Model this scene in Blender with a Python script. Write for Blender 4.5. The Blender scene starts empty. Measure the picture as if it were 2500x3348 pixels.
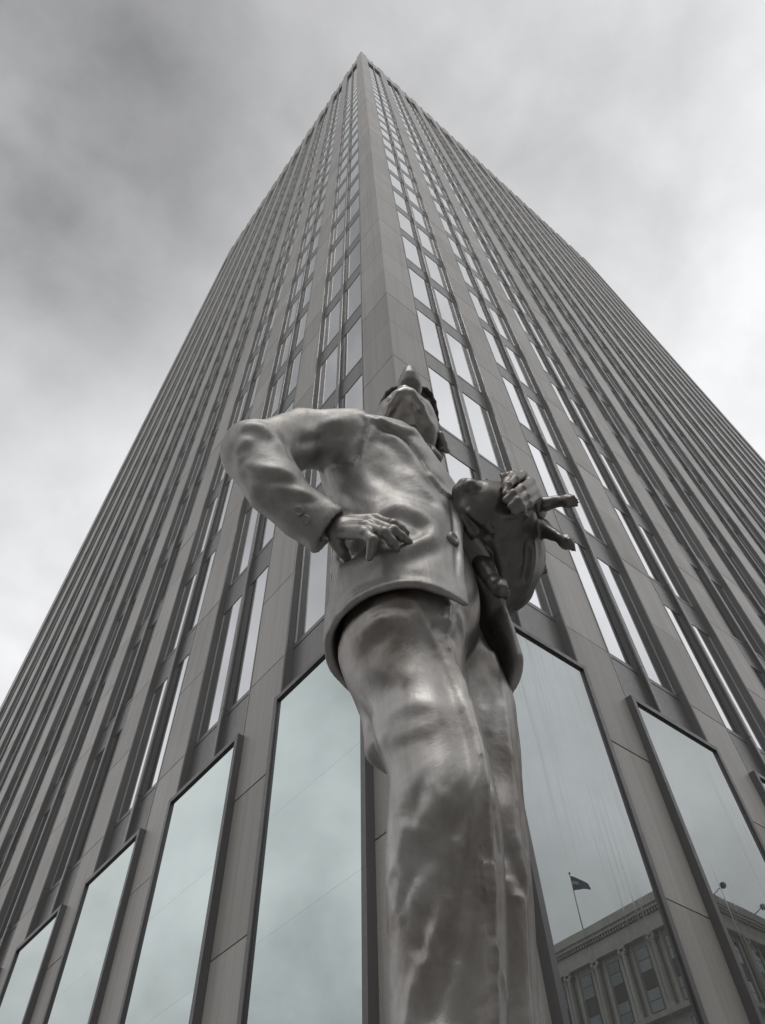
import bpy, bmesh, math, random
import numpy as np
from mathutils import Vector, Matrix, noise as mnoise
random.seed(7); RNG = np.random.default_rng(11)
scene = bpy.context.scene
COL = scene.collection

# ---------------------------------------------------------------- camera
CAM_ROWS = ((0.78186274, -0.62271446, -0.03028807),      # right, down, forward of the lens
            (0.49628928, 0.65105999, -0.5742977),
            (0.37734283, 0.43399032, 0.81808605))
CAM_POS = (-4.51659, -4.55944, 1.6)
CAM_F = 2385.04                                           # focal length for a 2500 px wide frame
cam_data = bpy.data.cameras.new("camera")
cam = bpy.data.objects.new("camera", cam_data)
COL.objects.link(cam)
r_, d_, f_ = (Vector(v) for v in CAM_ROWS)
m_ = Matrix((( r_.x, -d_.x, -f_.x, CAM_POS[0]), (r_.y, -d_.y, -f_.y, CAM_POS[1]),
             (r_.z, -d_.z, -f_.z, CAM_POS[2]), (0, 0, 0, 1)))
cam.matrix_world = m_
cam_data.sensor_fit = 'HORIZONTAL'
cam_data.sensor_width = 36.0
cam_data.lens = 36.0 * CAM_F / 2500.0
cam_data.clip_start = 0.05
cam_data.clip_end = 6000
scene.camera = cam

# ---------------------------------------------------------------- world, sun, exposure
SUN_EL, SUN_AZ = 66.0, 225.0            # behind the camera, high, veiled by cloud
world = bpy.data.worlds.new("World")
scene.world = world
world.use_nodes = True
def build_world():
    nt = world.node_tree
    for n in list(nt.nodes): nt.nodes.remove(n)
    N, L = nt.nodes, nt.links
    out = N.new("ShaderNodeOutputWorld")
    bg = N.new("ShaderNodeBackground"); bg.inputs[1].default_value = 0.1
    L.new(bg.outputs[0], out.inputs[0])
    sky = N.new("ShaderNodeTexSky"); sky.sky_type = 'NISHITA'; sky.sun_disc = False
    sky.sun_elevation = math.radians(SUN_EL); sky.sun_rotation = math.radians(SUN_AZ)
    tc = N.new("ShaderNodeTexCoord")
    sep = N.new("ShaderNodeSeparateXYZ"); L.new(tc.outputs["Generated"], sep.inputs[0])
    def math_(op, a, b=None, c=None, clamp=False):
        m = N.new("ShaderNodeMath"); m.operation = op; m.use_clamp = clamp
        for i, v in enumerate((a, b, c)):
            if v is None: continue
            if isinstance(v, (int, float)): m.inputs[i].default_value = v
            else: L.new(v, m.inputs[i])
        return m.outputs[0]
    z = math_('MAXIMUM', sep.outputs[2], 0.0)
    den = math_('ADD', z, 0.22)
    cx = math_('DIVIDE', sep.outputs[0], den); cy = math_('DIVIDE', sep.outputs[1], den)
    comb = N.new("ShaderNodeCombineXYZ"); L.new(cx, comb.inputs[0]); L.new(cy, comb.inputs[1])
    comb.inputs[2].default_value = 3.7
    def noise(scale, detail, rough, dist, off):
        mp = N.new("ShaderNodeMapping"); L.new(comb.outputs[0], mp.inputs[0])
        mp.inputs["Location"].default_value = off
        t = N.new("ShaderNodeTexNoise"); L.new(mp.outputs[0], t.inputs["Vector"])
        t.inputs["Scale"].default_value = scale; t.inputs["Detail"].default_value = detail
        t.inputs["Roughness"].default_value = rough; t.inputs["Distortion"].default_value = dist
        return t.outputs["Fac"]
    big = noise(1.5, 3.0, 0.45, 0.25, (0.4, 1.3, 0))
    def noise3(scale, detail, rough, dist, off):
        mp = N.new("ShaderNodeMapping"); L.new(tc.outputs["Generated"], mp.inputs[0]); mp.inputs["Location"].default_value = off
        t = N.new("ShaderNodeTexNoise"); L.new(mp.outputs[0], t.inputs["Vector"])
        t.inputs["Scale"].default_value = scale; t.inputs["Detail"].default_value = detail
        t.inputs["Roughness"].default_value = rough; t.inputs["Distortion"].default_value = dist
        return t.outputs["Fac"]
    small = noise3(3.6, 6.0, 0.52, 0.15, (3.1, 0.7, 1.9))
    puff = noise3(8.0, 6.0, 0.55, 0.15, (0.3, 5.2, 2.2))
    # brightness of the layer: darker overhead, brighter towards the horizon
    pr = N.new("ShaderNodeValToRGB"); L.new(z, pr.inputs[0]); pr.color_ramp.interpolation = 'EASE'
    els = pr.color_ramp.elements
    while len(els) < 5: els.new(0.5)
    for e, (q, v) in zip(els, ((0.0, .36), (0.34, .44), (0.62, .64), (0.80, .655), (1.0, .48))): e.position = q; e.color = (v, v, v, 1)
    lum = math_('MULTIPLY', pr.outputs[0], 1.0)
    # one heavy dark bank of cloud over the upper left of the tower
    def bank(d, cosr0, cosr1, amt):
        dp = N.new("ShaderNodeVectorMath"); dp.operation = 'DOT_PRODUCT'
        L.new(tc.outputs["Generated"], dp.inputs[0]); dp.inputs[1].default_value = Vector(d).normalized()
        wob = math_('MULTIPLY_ADD', small, 0.07, math_('SUBTRACT', dp.outputs["Value"], 0.035))
        mr = N.new("ShaderNodeMapRange"); mr.interpolation_type = 'SMOOTHERSTEP'
        L.new(wob, mr.inputs["Value"])
        mr.inputs["From Min"].default_value = cosr0; mr.inputs["From Max"].default_value = cosr1
        mr.inputs["To Min"].default_value = 0; mr.inputs["To Max"].default_value = amt
        return mr.outputs["Result"]
    dark = bank((-0.42, 0.36, 0.86), 0.82, 0.995, 0.29)
    bright = bank((0.40, -0.24, 0.88), 0.94, 1.0, 0.05)
    lum = math_('SUBTRACT', lum, dark); lum = math_('ADD', lum, bright)
    lum = math_('MULTIPLY_ADD', math_('SUBTRACT', big, 0.5), 0.30, lum)
    lum = math_('MULTIPLY_ADD', math_('SUBTRACT', small, 0.5), 0.40, lum)
    lum = math_('MULTIPLY_ADD', math_('SUBTRACT', puff, 0.5), math_('MULTIPLY_ADD', z, -0.42, 0.56), lum)
    lum = math_('MAXIMUM', lum, 0.16)
    lum = math_('MULTIPLY', lum, 10.0 * SKY_GAIN)
    tint = N.new("ShaderNodeCombineColor")
    L.new(math_('MULTIPLY', lum, 1.0), tint.inputs[0])
    L.new(math_('MULTIPLY', lum, 1.003), tint.inputs[1])
    L.new(math_('MULTIPLY', lum, 1.012), tint.inputs[2])
    mix = N.new("ShaderNodeMix"); mix.data_type = 'RGBA'; mix.inputs[0].default_value = 0.975
    L.new(sky.outputs[0], mix.inputs[6]); L.new(tint.outputs[0], mix.inputs[7])
    L.new(mix.outputs[2], bg.inputs[0])
SKY_GAIN = 1.24
build_world()
sun_data = bpy.data.lights.new("sun", 'SUN'); sun_data.energy = 0.6
sun_data.angle = math.radians(25); sun_data.color = (1.0, 0.97, 0.93)
sun = bpy.data.objects.new("sun", sun_data); COL.objects.link(sun)
sun_dir = Vector((math.cos(math.radians(SUN_EL)) * math.sin(math.radians(SUN_AZ)),
                  math.cos(math.radians(SUN_EL)) * math.cos(math.radians(SUN_AZ)), math.sin(math.radians(SUN_EL))))
sun.rotation_euler = (-sun_dir).to_track_quat('-Z', 'Y').to_euler()
vs = scene.view_settings
vs.view_transform = 'Standard'; vs.look = 'None'; vs.gamma = 1.0; vs.use_curve_mapping = False
vs.exposure = 0.2
try:
    scene.cycles.max_bounces = 8; scene.cycles.glossy_bounces = 6; scene.cycles.use_denoising = True
    scene.cycles.sample_clamp_indirect = 8.0
except Exception: pass

RM = np.array(CAM_ROWS); CP = np.array(CAM_POS)

# ---------------------------------------------------------------- helpers
def tag(o, label=None, cat=None, group=None, kind=None):
    if label: o["label"] = label
    if cat: o["category"] = cat
    if group: o["group"] = group
    if kind: o["kind"] = kind
    return o
def empty(name, loc=(0, 0, 0)):
    o = bpy.data.objects.new(name, None); COL.objects.link(o); o.location = loc
    o.empty_display_size = 0.3
    return o
def link(name, mesh, parent=None, loc=None):
    o = bpy.data.objects.new(name, mesh); COL.objects.link(o)
    if parent: o.parent = parent
    if loc is not None: o.location = loc
    return o
BOXF = ((0, 3, 2, 1), (4, 5, 6, 7), (0, 1, 5, 4), (1, 2, 6, 5), (2, 3, 7, 6), (3, 0, 4, 7))
class MB:
    """collects simple shapes into one mesh"""
    def __init__(s): s.v = []; s.f = []
    def box(s, lo, hi):
        x0, y0, z0 = (min(a, b) for a, b in zip(lo, hi)); x1, y1, z1 = (max(a, b) for a, b in zip(lo, hi))
        b = len(s.v)
        s.v += [(x0, y0, z0), (x1, y0, z0), (x1, y1, z0), (x0, y1, z0), (x0, y0, z1), (x1, y0, z1), (x1, y1, z1), (x0, y1, z1)]
        s.f += [tuple(b + i for i in q) for q in BOXF]; return s
    def cbox(s, lo, hi, c):
        """box with chamfered edges"""
        bm = bmesh.new(); bmesh.ops.create_cube(bm, size=1)
        lo = Vector([min(a, b) for a, b in zip(lo, hi)]); hi = Vector([max(a, b) for a, b in zip(lo, hi)]) if False else Vector(hi)
        for v in bm.verts: v.co = Vector([lo[i] + (v.co[i] + .5) * (hi[i] - lo[i]) for i in range(3)])
        bmesh.ops.bevel(bm, geom=bm.edges[:], offset=c, segments=1, affect='EDGES')
        return s.add_bm(bm)
    def add_bm(s, bm):
        b = len(s.v); bm.verts.index_update()
        s.v += [tuple(v.co) for v in bm.verts]
        s.f += [tuple(b + v.index for v in f.verts) for f in bm.faces]
        bm.free(); return s
    def tube(s, pts, rads, n=12, cap=True):
        pts = [Vector(p) for p in pts]; b0 = len(s.v); up = None
        for i, p in enumerate(pts):
            t = (pts[min(i + 1, len(pts) - 1)] - pts[max(i - 1, 0)]).normalized()
            if up is None: up = t.orthogonal().normalized()
            up = (up - t * up.dot(t)).normalized(); w = t.cross(up)
            r = rads[i] if hasattr(rads, '__len__') else rads
            for k in range(n):
                a = 2 * math.pi * k / n
                s.v.append(tuple(p + (up * math.cos(a) + w * math.sin(a)) * r))
        for i in range(len(pts) - 1):
            for k in range(n):
                s.f.append((b0 + i * n + k, b0 + i * n + (k + 1) % n, b0 + (i + 1) * n + (k + 1) % n, b0 + (i + 1) * n + k))
        if cap:
            s.f.append(tuple(b0 + k for k in reversed(range(n))))
            e = b0 + (len(pts) - 1) * n; s.f.append(tuple(e + k for k in range(n)))
        return s
    def mesh(s, name, mat, smooth=False):
        me = bpy.data.meshes.new(name); me.from_pydata(s.v, [], s.f); me.update()
        if mat: me.materials.append(mat)
        if smooth: me.polygons.foreach_set("use_smooth", [True] * len(me.polygons))
        return me
    def obj(s, name, mat, parent=None, smooth=False, loc=None):
        return link(name, s.mesh(name, mat, smooth), parent, loc)

# ---------------------------------------------------------------- materials
def mat_new(name):
    m = bpy.data.materials.new(name); m.use_nodes = True
    nt = m.node_tree; b = nt.nodes["Principled BSDF"]
    return m, nt, nt.nodes, nt.links, b
def ramp(N, L, fac, stops):
    r = N.new("ShaderNodeValToRGB"); L.new(fac, r.inputs[0])
    e = r.color_ramp.elements
    while len(e) < len(stops): e.new(0.5)
    for el, (p, c) in zip(e, stops):
        el.position = p; el.color = (*c, 1) if len(c) == 3 else c
    return r.outputs[0]
def noise_tex(N, L, vec, scale, detail=4, rough=0.55, dist=0.0):
    t = N.new("ShaderNodeTexNoise"); t.inputs["Scale"].default_value = scale
    t.inputs["Detail"].default_value = detail; t.inputs["Roughness"].default_value = rough; t.inputs["Distortion"].default_value = dist
    if vec is not None: L.new(vec, t.inputs["Vector"])
    return t.outputs["Fac"]
def mapped(N, L, vec, scale):
    mp = N.new("ShaderNodeMapping"); L.new(vec, mp.inputs[0]); mp.inputs["Scale"].default_value = scale
    return mp.outputs[0]
def mixc(N, L, fac, a, b, mode='MIX'):
    m = N.new("ShaderNodeMix"); m.data_type = 'RGBA'; m.blend_type = mode
    for sock, v in ((m.inputs[0], fac), (m.inputs[6], a), (m.inputs[7], b)):
        if isinstance(v, (int, float)): sock.default_value = v
        elif isinstance(v, tuple): sock.default_value = (*v, 1) if len(v) == 3 else v
        else: L.new(v, sock)
    return m.outputs[2]
def bump(N, L, b, height, strength, dist, prev=None):
    n = N.new("ShaderNodeBump"); n.inputs["Strength"].default_value = strength; n.inputs["Distance"].default_value = dist
    L.new(height, n.inputs["Height"])
    if prev is not None: L.new(prev, n.inputs["Normal"])
    L.new(n.outputs[0], b.inputs["Normal"]); return n.outputs[0]
def world_pos(N):
    g = N.new("ShaderNodeNewGeometry"); return g.outputs["Position"], g.outputs["Random Per Island"]

def make_stone(name, c0, c1, rough=0.42):
    m, nt, N, L, b = mat_new(name)
    p, rnd = world_pos(N)
    streak = noise_tex(N, L, mapped(N, L, p, (2.2, 2.2, 0.12)), 1.0, 5, 0.6)
    blot = noise_tex(N, L, p, 0.9, 5, 0.6)
    grain = noise_tex(N, L, p, 60.0, 3, 0.7)
    col = ramp(N, L, streak, [(0.30, c0), (0.70, c1)])
    col = mixc(N, L, 0.5, col, ramp(N, L, blot, [(0.3, c0), (0.75, c1)]))
    spk = ramp(N, L, grain, [(0.30, (0.70, 0.70, 0.70)), (0.5, (1, 1, 1)), (0.72, (1.25, 1.25, 1.25))])
    col = mixc(N, L, 0.55, col, spk, 'MULTIPLY')
    oi = N.new("ShaderNodeObjectInfo")
    ad = N.new("ShaderNodeMath"); ad.operation = 'ADD'; L.new(rnd, ad.inputs[0]); L.new(oi.outputs["Random"], ad.inputs[1])
    fr = N.new("ShaderNodeMath"); fr.operation = 'FRACT'; L.new(ad.outputs[0], fr.inputs[0])
    tone = ramp(N, L, fr.outputs[0], [(0, (0.86, 0.855, 0.85)), (1, (1.10, 1.10, 1.10))])
    col = mixc(N, L, 1.0, col, tone, 'MULTIPLY')
    run = noise_tex(N, L, mapped(N, L, p, (7.0, 7.0, 0.10)), 1.0, 4, 0.6)
    col = mixc(N, L, 0.6, col, ramp(N, L, run, [(0.34, (0.74, 0.735, 0.73)), (0.52, (1, 1, 1))]), 'MULTIPLY')
    L.new(col, b.inputs["Base Color"])
    r = ramp(N, L, blot, [(0.3, (rough - .06,) * 3), (0.7, (rough + .10,) * 3)]); L.new(r, b.inputs["Roughness"])
    bump(N, L, b, grain, 0.25, 0.004)
    return m
def make_metal(name, c, rough=0.42, metallic=0.35):
    m, nt, N, L, b = mat_new(name)
    p, rnd = world_pos(N)
    s = noise_tex(N, L, mapped(N, L, p, (3, 3, 0.25)), 1.0, 5, 0.6)
    col = ramp(N, L, s, [(0.3, tuple(x * 0.86 for x in c)), (0.7, tuple(x * 1.14 for x in c))])
    tone = ramp(N, L, rnd, [(0, (0.93,) * 3), (1, (1.07,) * 3)])
    L.new(mixc(N, L, 1.0, col, tone, 'MULTIPLY'), b.inputs["Base Color"])
    b.inputs["Metallic"].default_value = metallic
    f = noise_tex(N, L, p, 14, 4, 0.6)
    L.new(ramp(N, L, f, [(0.3, (rough - .07,) * 3), (0.7, (rough + .08,) * 3)]), b.inputs["Roughness"])
    return m
def make_mirror_glass(name, c, wave=0.0025, streaks=0.0, haze=0.0):
    m, nt, N, L, b = mat_new(name)
    p, rnd = world_pos(N)
    oi = N.new("ShaderNodeObjectInfo")
    ad = N.new("ShaderNodeMath"); ad.operation = 'ADD'; L.new(rnd, ad.inputs[0]); L.new(oi.outputs["Random"], ad.inputs[1])
    fr = N.new("ShaderNodeMath"); fr.operation = 'FRACT'; L.new(ad.outputs[0], fr.inputs[0])
    k = 0.86 if haze == 0 and wave > .002 else 0.975
    tone = ramp(N, L, fr.outputs[0], [(0, tuple(x * k for x in c)), (0.22, tuple(x * 0.985 for x in c)), (1, tuple(min(1, x * (1.05 if k < .9 else 1.0)) for x in c))])
    b.inputs["Metallic"].default_value = 1.0
    b.inputs["Roughness"].default_value = 0.015
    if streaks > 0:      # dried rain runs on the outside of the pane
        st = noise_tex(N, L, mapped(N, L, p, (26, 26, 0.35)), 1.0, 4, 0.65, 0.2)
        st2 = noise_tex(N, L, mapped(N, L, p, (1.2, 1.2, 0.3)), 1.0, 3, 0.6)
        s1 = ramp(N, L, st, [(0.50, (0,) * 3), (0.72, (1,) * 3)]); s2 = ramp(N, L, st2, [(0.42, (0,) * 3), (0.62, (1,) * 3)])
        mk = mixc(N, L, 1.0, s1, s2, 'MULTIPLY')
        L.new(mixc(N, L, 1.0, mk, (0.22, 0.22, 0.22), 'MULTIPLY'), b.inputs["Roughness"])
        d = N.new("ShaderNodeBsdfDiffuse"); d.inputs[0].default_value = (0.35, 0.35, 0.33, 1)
        ms = N.new("ShaderNodeMixShader"); L.new(mixc(N, L, 1.0, mixc(N, L, 1.0, mk, (streaks,) * 3, 'MULTIPLY'), (haze,) * 3, 'ADD'), ms.inputs[0])  # run marks, plus an even pale veil that hazes the mirrored building
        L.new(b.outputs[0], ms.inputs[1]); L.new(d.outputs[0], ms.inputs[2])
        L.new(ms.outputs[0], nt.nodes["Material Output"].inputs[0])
    L.new(tone, b.inputs["Base Color"])
    w = noise_tex(N, L, p, 0.55, 2, 0.4)
    bump(N, L, b, w, 1.0, wave)
    return m
M = {}
M['stone'] = make_stone("precast_stone", (0.33, 0.318, 0.300), (0.45, 0.434, 0.410))
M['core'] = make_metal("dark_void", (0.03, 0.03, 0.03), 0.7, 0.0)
M['metal'] = make_metal("anodised_metal", (0.215, 0.211, 0.207), 0.40, 0.4)
M['metal_dark'] = make_metal("dark_anodised_metal", (0.11, 0.108, 0.107), 0.36, 0.4)
M['frame'] = make_metal("window_frame_metal", (0.135, 0.132, 0.134), 0.40, 0.3)
M['trim'] = make_metal("edge_trim_metal", (0.26, 0.255, 0.245), 0.4, 0.3)
M['lining'] = make_metal("shaded_lining_metal", (0.14, 0.14, 0.142), 0.55, 0.0)  # facade metal with the recess shade put into its colour, for jambs and stems
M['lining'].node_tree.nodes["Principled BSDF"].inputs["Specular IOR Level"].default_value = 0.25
M['glass_up'] = make_mirror_glass("reflective_glass", (0.70, 0.71, 0.73))
M['glass_low'] = make_mirror_glass("tinted_shop_glass", (0.61, 0.685, 0.672), 0.0014)
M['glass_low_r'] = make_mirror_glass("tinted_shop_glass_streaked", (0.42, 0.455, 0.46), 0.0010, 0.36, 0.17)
M['seal'] = make_metal("silicone_joint", (0.36, 0.40, 0.39), 0.12, 1.0)
# ================================================================ the tower
W = 3.3
OP0, OP1 = 1.06, 3.345            # opening of the first bay, measured from the corner
NB = {'R': 15, 'L': 11}
TOP = 132.2
FRAME_TOP = 9.26
HEADS = [14.155 + 4.06 * j for j in range(26)]
SILLS = [10.60] + [15.17 + 4.06 * j for j in range(25)]
WIN_TOP = HEADS[-1]               # above it the dark plant-room louvres
def P3(side, s, d, z): return (s, d, z) if side == 'R' else (d, s, z)
def px(p):
    x = RM @ (np.array(p) - CP)
    if x[2] < 0.05: return None
    return np.array((1250 + CAM_F * x[0] / x[2], 1674 + CAM_F * x[1] / x[2]))
def shown(side, s0, s1, d, z0, z1):
    """size of a piece in the picture; 0 when out of frame"""
    q = [px(P3(side, s, d, z)) for s, z in ((s0, z0), (s1, z0), (s1, z1), (s0, z1))]
    if any(v is None for v in q): return 0
    c = sum(q) / 4
    inside = [(-30 < v[0] < 2530 and -30 < v[1] < 3378) for v in q + [c]]
    if not any(inside): return 0
    a = 0
    for i in range(4):
        a += q[i][0] * q[(i + 1) % 4][1] - q[(i + 1) % 4][0] * q[i][1]
    return abs(a) / 2 * (sum(inside) / 5)
def build_pieces(name, items, mat, parent, limit=300, spares=None):
    """items: (size, lo, hi[, extra boxes]); the largest become parts, the rest one joined part"""
    order = sorted(items, key=lambda t: -t[0])
    cache = {}
    for it in order[:limit]:
        bs = it[1]; o = bs[0][0]
        key = tuple(round(v - o[i % 3], 3) for lo, hi in bs for i, v in enumerate((*lo, *hi)))
        if key not in cache:
            mb = MB()
            for lo, hi in bs:
                mb.box([lo[i] - o[i] for i in range(3)], [hi[i] - o[i] for i in range(3)])
            cache[key] = mb.mesh(name, mat)
        link(name, cache[key], parent, o)
    if len(order) > limit:
        mb = MB()
        for it in order[limit:]:
            for lo, hi in it[1]: mb.box(lo, hi)
        o = mb.obj("far_" + name + "s", mat, parent); o["kind"] = "stuff"

def build_tower():
    T = empty("office_tower")
    tag(T, "tall grey stone office tower with ribbed facades meeting at a sharp corner behind the statue", "tower")
    ends = {k: NB[k] * W + OP0 + (OP0 - (W - (OP1 - OP0))) for k in NB}
    ends = {k: OP0 + (NB[k] - 1) * W + (OP1 - OP0) + OP0 for k in NB}
    # dark inner core that the cladding hangs on
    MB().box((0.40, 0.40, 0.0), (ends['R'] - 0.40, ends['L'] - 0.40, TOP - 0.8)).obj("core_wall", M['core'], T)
    MB().box((0.30, 0.30, TOP - 0.79), (ends['R'] - 0.30, ends['L'] - 0.30, TOP - 0.5)).obj("roof_slab", M['stone'], T)
    # stone panels of the piers
    joints = [0.0, 1.46, 3.665, 5.87, 8.075, 10.28, 12.42, 14.57, 16.71, 18.85]
    while joints[-1] + 2.04 < TOP - 0.3: joints.append(joints[-1] + 2.04)
    joints[-1] = TOP
    g = 0.010
    items = []
    for a, b in zip(joints[:-1], joints[1:]):
        top = b if b == TOP else b - g
        # the near corner: one angle piece per course
        sz = shown('R', 0, OP0, 0, a, b) + shown('L', 0, OP0, 0, a, b)
        dz = RNG.uniform(0, 0.004)
        items.append((sz, [((dz, dz, a + g), (OP0, OP0, top))]))
        for side in 'RL':
            for k in range(NB[side]):
                s0 = OP1 + k * W; s1 = OP0 + (k + 1) * W if k < NB[side] - 1 else ends[side]
                e = RNG.uniform(-0.003, 0.004)
                items.append((shown(side, s0, s1, 0, a, b), [(P3(side, s0, e, a + g), P3(side, s1, 0.34, top))]))
    # pier backing seen through the open joints
    build_pieces("pier_panel", items, M['stone'], T)
    for side in 'RL':
        for k in range(NB[side]):
            s0 = OP1 + k * W; s1 = OP0 + (k + 1) * W if k < NB[side] - 1 else ends[side]
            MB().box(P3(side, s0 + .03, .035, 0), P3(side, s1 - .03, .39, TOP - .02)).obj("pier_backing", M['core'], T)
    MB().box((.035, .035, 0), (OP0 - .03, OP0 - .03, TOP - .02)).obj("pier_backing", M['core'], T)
    # linings, mullions, panes, spandrels, louvres, parapet panels
    panes, spans, louv, para = [], [], [], []
    GD = 0.175
    for side in 'RL':
        for k in range(NB[side]):
            a0 = OP0 + k * W; a1 = OP1 + k * W; mid = (a0 + a1) / 2
            zb = FRAME_TOP - 0.3
            for s0, s1 in ((a0 + .012, a0 + .040), (a1 - .040, a1 - .012)):
                mb = MB(); zz = [zb] + SILLS[:] + [WIN_TOP + 9]
                for u, v in zip(zz[:-1], zz[1:]):
                    mb.box(P3(side, s0, 0.020, u + .004), P3(side, s1, GD + .06, v - .004))
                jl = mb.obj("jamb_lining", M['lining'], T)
                MB().box(P3(side, s0, -0.006, zb), P3(side, s1, 0.020, WIN_TOP + 9)).obj("edge_trim", M['trim'], jl)
                q0, q1 = (s1, s1 + .014) if s0 < mid else (s0 - .014, s0)
                MB().box(P3(side, q0, GD - .016, SILLS[0]), P3(side, q1, GD + .03, WIN_TOP)).obj("glazing_bead", M['trim'], jl)
            mb = MB(); st = MB(); zz = [zb] + SILLS[:] + [TOP + 1.0]
            for u, v in zip(zz[:-1], zz[1:]):
                mb.box(P3(side, mid - .055, .045, u + .005), P3(side, mid + .055, .070, v - .005))
                st.box(P3(side, mid - .050, .070, u + .005), P3(side, mid + .050, .095, v - .005))
                st.box(P3(side, mid - .038, .095, u + .005), P3(side, mid + .038, .125, v - .005))
                st.box(P3(side, mid - .052, .125, u + .005), P3(side, mid + .052, GD + .05, v - .005))
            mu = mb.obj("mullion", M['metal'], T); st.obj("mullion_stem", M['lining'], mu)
            for s0, s1 in ((a0 + .040, mid - .052), (mid + .052, a1 - .040)):
                zprev = zb
                for j, (zs, zh) in enumerate(zip(SILLS, HEADS)):
                    spans.append((shown(side, s0, s1, GD, zprev, zs),
                                  [(P3(side, s0, GD - .012, zprev), P3(side, s1, GD + .05, zs - .115)),
                                   (P3(side, s0, GD - .018, zs - .098), P3(side, s1, GD + .05, zs))]))
                    zprev = zh
                    t = RNG.uniform(-.0015, .0015)
                    panes.append((shown(side, s0, s1, GD, zs, zh), side, s0, s1, zs, zh))
                louv.append((shown(side, s0, s1, GD, WIN_TOP, WIN_TOP + 8.6), side, s0, s1))
                para.append((shown(side, s0, s1, .1, WIN_TOP + 8.6, TOP),
                             [(P3(side, s0 - .02, .12, WIN_TOP + 8.6), P3(side, s1 + .02, .39, TOP - .15))]))
    build_pieces("spandrel_panel", spans, M['metal'], T)
    build_pieces("parapet_panel", para, M['stone'], T)
    # panes, each very slightly out of true like real glazing
    panes.sort(key=lambda t: -t[0])
    def pane_mb(mb, side, s0, s1, z0, z1, o=(0, 0, 0)):
        q = []
        for s, z in ((s0, z0), (s1, z0), (s1, z1), (s0, z1)):
            q.append((s, GD + RNG.uniform(-.0016, .0016), z))
        b = len(mb.v)
        for s, d, z in q: mb.v.append(tuple(np.subtract(P3(side, s, d, z), o)))
        for s, d, z in q: mb.v.append(tuple(np.subtract(P3(side, s, d + .012, z), o)))
        F = [(0, 1, 2, 3), (7, 6, 5, 4), (0, 4, 5, 1), (1, 5, 6, 2), (2, 6, 7, 3), (3, 7, 4, 0)]
        if side == 'L': F = [tuple(reversed(f)) for f in F]
        mb.f += [tuple(b + i for i in f) for f in F]
    for _, side, s0, s1, z0, z1 in panes[:300]:
        o = P3(side, s0, GD, z0); mb = MB(); pane_mb(mb, side, s0, s1, z0, z1, o)
        mb.obj("window_pane", M['glass_up'], T, loc=o)
    mb = MB()
    for _, side, s0, s1, z0, z1 in panes[300:]: pane_mb(mb, side, s0, s1, z0, z1)
    mb.obj("far_window_panes", M['glass_up'], T)["kind"] = "stuff"
    for _, side, s0, s1 in louv:
        mb = MB(); z = WIN_TOP + .12
        while z < WIN_TOP + 8.5:
            mb.box(P3(side, s0, GD + .04, z), P3(side, s1, GD + .16, z + .06)); z += .35
        mb.obj("louvre", M['metal_dark'], T)
    # big proud shop-window frames at street level
    FD = -0.12
    for side in 'RL':
        for k in range(NB[side]):
            a0 = 1.03 + k * W; a1 = 3.285 + k * W; w = 0.085; z0 = 0.45
            fr = MB()
            fr.box(P3(side, a0, FD, z0), P3(side, a0 + w, 0.10, FRAME_TOP))
            fr.box(P3(side, a1 - w, FD, z0), P3(side, a1, 0.10, FRAME_TOP))
            fr.box(P3(side, a0 + w, FD + .0015, FRAME_TOP - w), P3(side, a1 - w, 0.22, FRAME_TOP - .002))
            fr.box(P3(side, a0 + w, FD + .0015, z0 + .002), P3(side, a1 - w, 0.22, z0 + w))
            F = fr.obj("shop_window_frame", M['frame'], T)
            # inner bead
            bd = MB(); i0, i1 = a0 + w, a1 - w; bw = .022
            for lo, hi in (((i0, z0 + w), (i0 + bw, FRAME_TOP - w)), ((i1 - bw, z0 + w), (i1, FRAME_TOP - w)),
                           ((i0 + bw, FRAME_TOP - w - bw), (i1 - bw, FRAME_TOP - w)), ((i0 + bw, z0 + w), (i1 - bw, z0 + w + bw))):
                bd.box(P3(side, lo[0], FD + .028, lo[1]), P3(side, hi[0], 0.02, hi[1]))
            bd.obj("glazing_bead", M['metal_dark'], F)
            i0 += bw; i1 -= bw
            zz = [z0 + w + bw, 2.55, 4.05, 5.60, 7.15, FRAME_TOP - w - bw] if side == 'L' else [z0 + w + bw, 2.9, FRAME_TOP - w - bw]
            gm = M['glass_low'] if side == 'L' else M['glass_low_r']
            for u, v in zip(zz[:-1], zz[1:]):
                o = P3(side, i0, 0, u)
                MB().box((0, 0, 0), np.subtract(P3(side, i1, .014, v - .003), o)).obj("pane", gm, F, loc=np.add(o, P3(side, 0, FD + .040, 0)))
                if v < 9: MB().box(P3(side, i0, FD + .0405, v - .003), P3(side, i1, FD + .052, v)).obj("glass_joint", M['seal'], F)
            # stone plinth under the window
            MB().box(P3(side, OP0 + k * W + .01, 0.02, 0), P3(side, OP1 + k * W - .01, .36, z0 - .004)).obj("base_stone", M['stone'], T)
            MB().box(P3(side, OP0 + k * W + .045, 0.10, FRAME_TOP - .28), P3(side, OP1 + k * W - .045, GD - .02, FRAME_TOP - .02)).obj("flashing", M['metal_dark'], T)
    return T
tower = build_tower()

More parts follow.
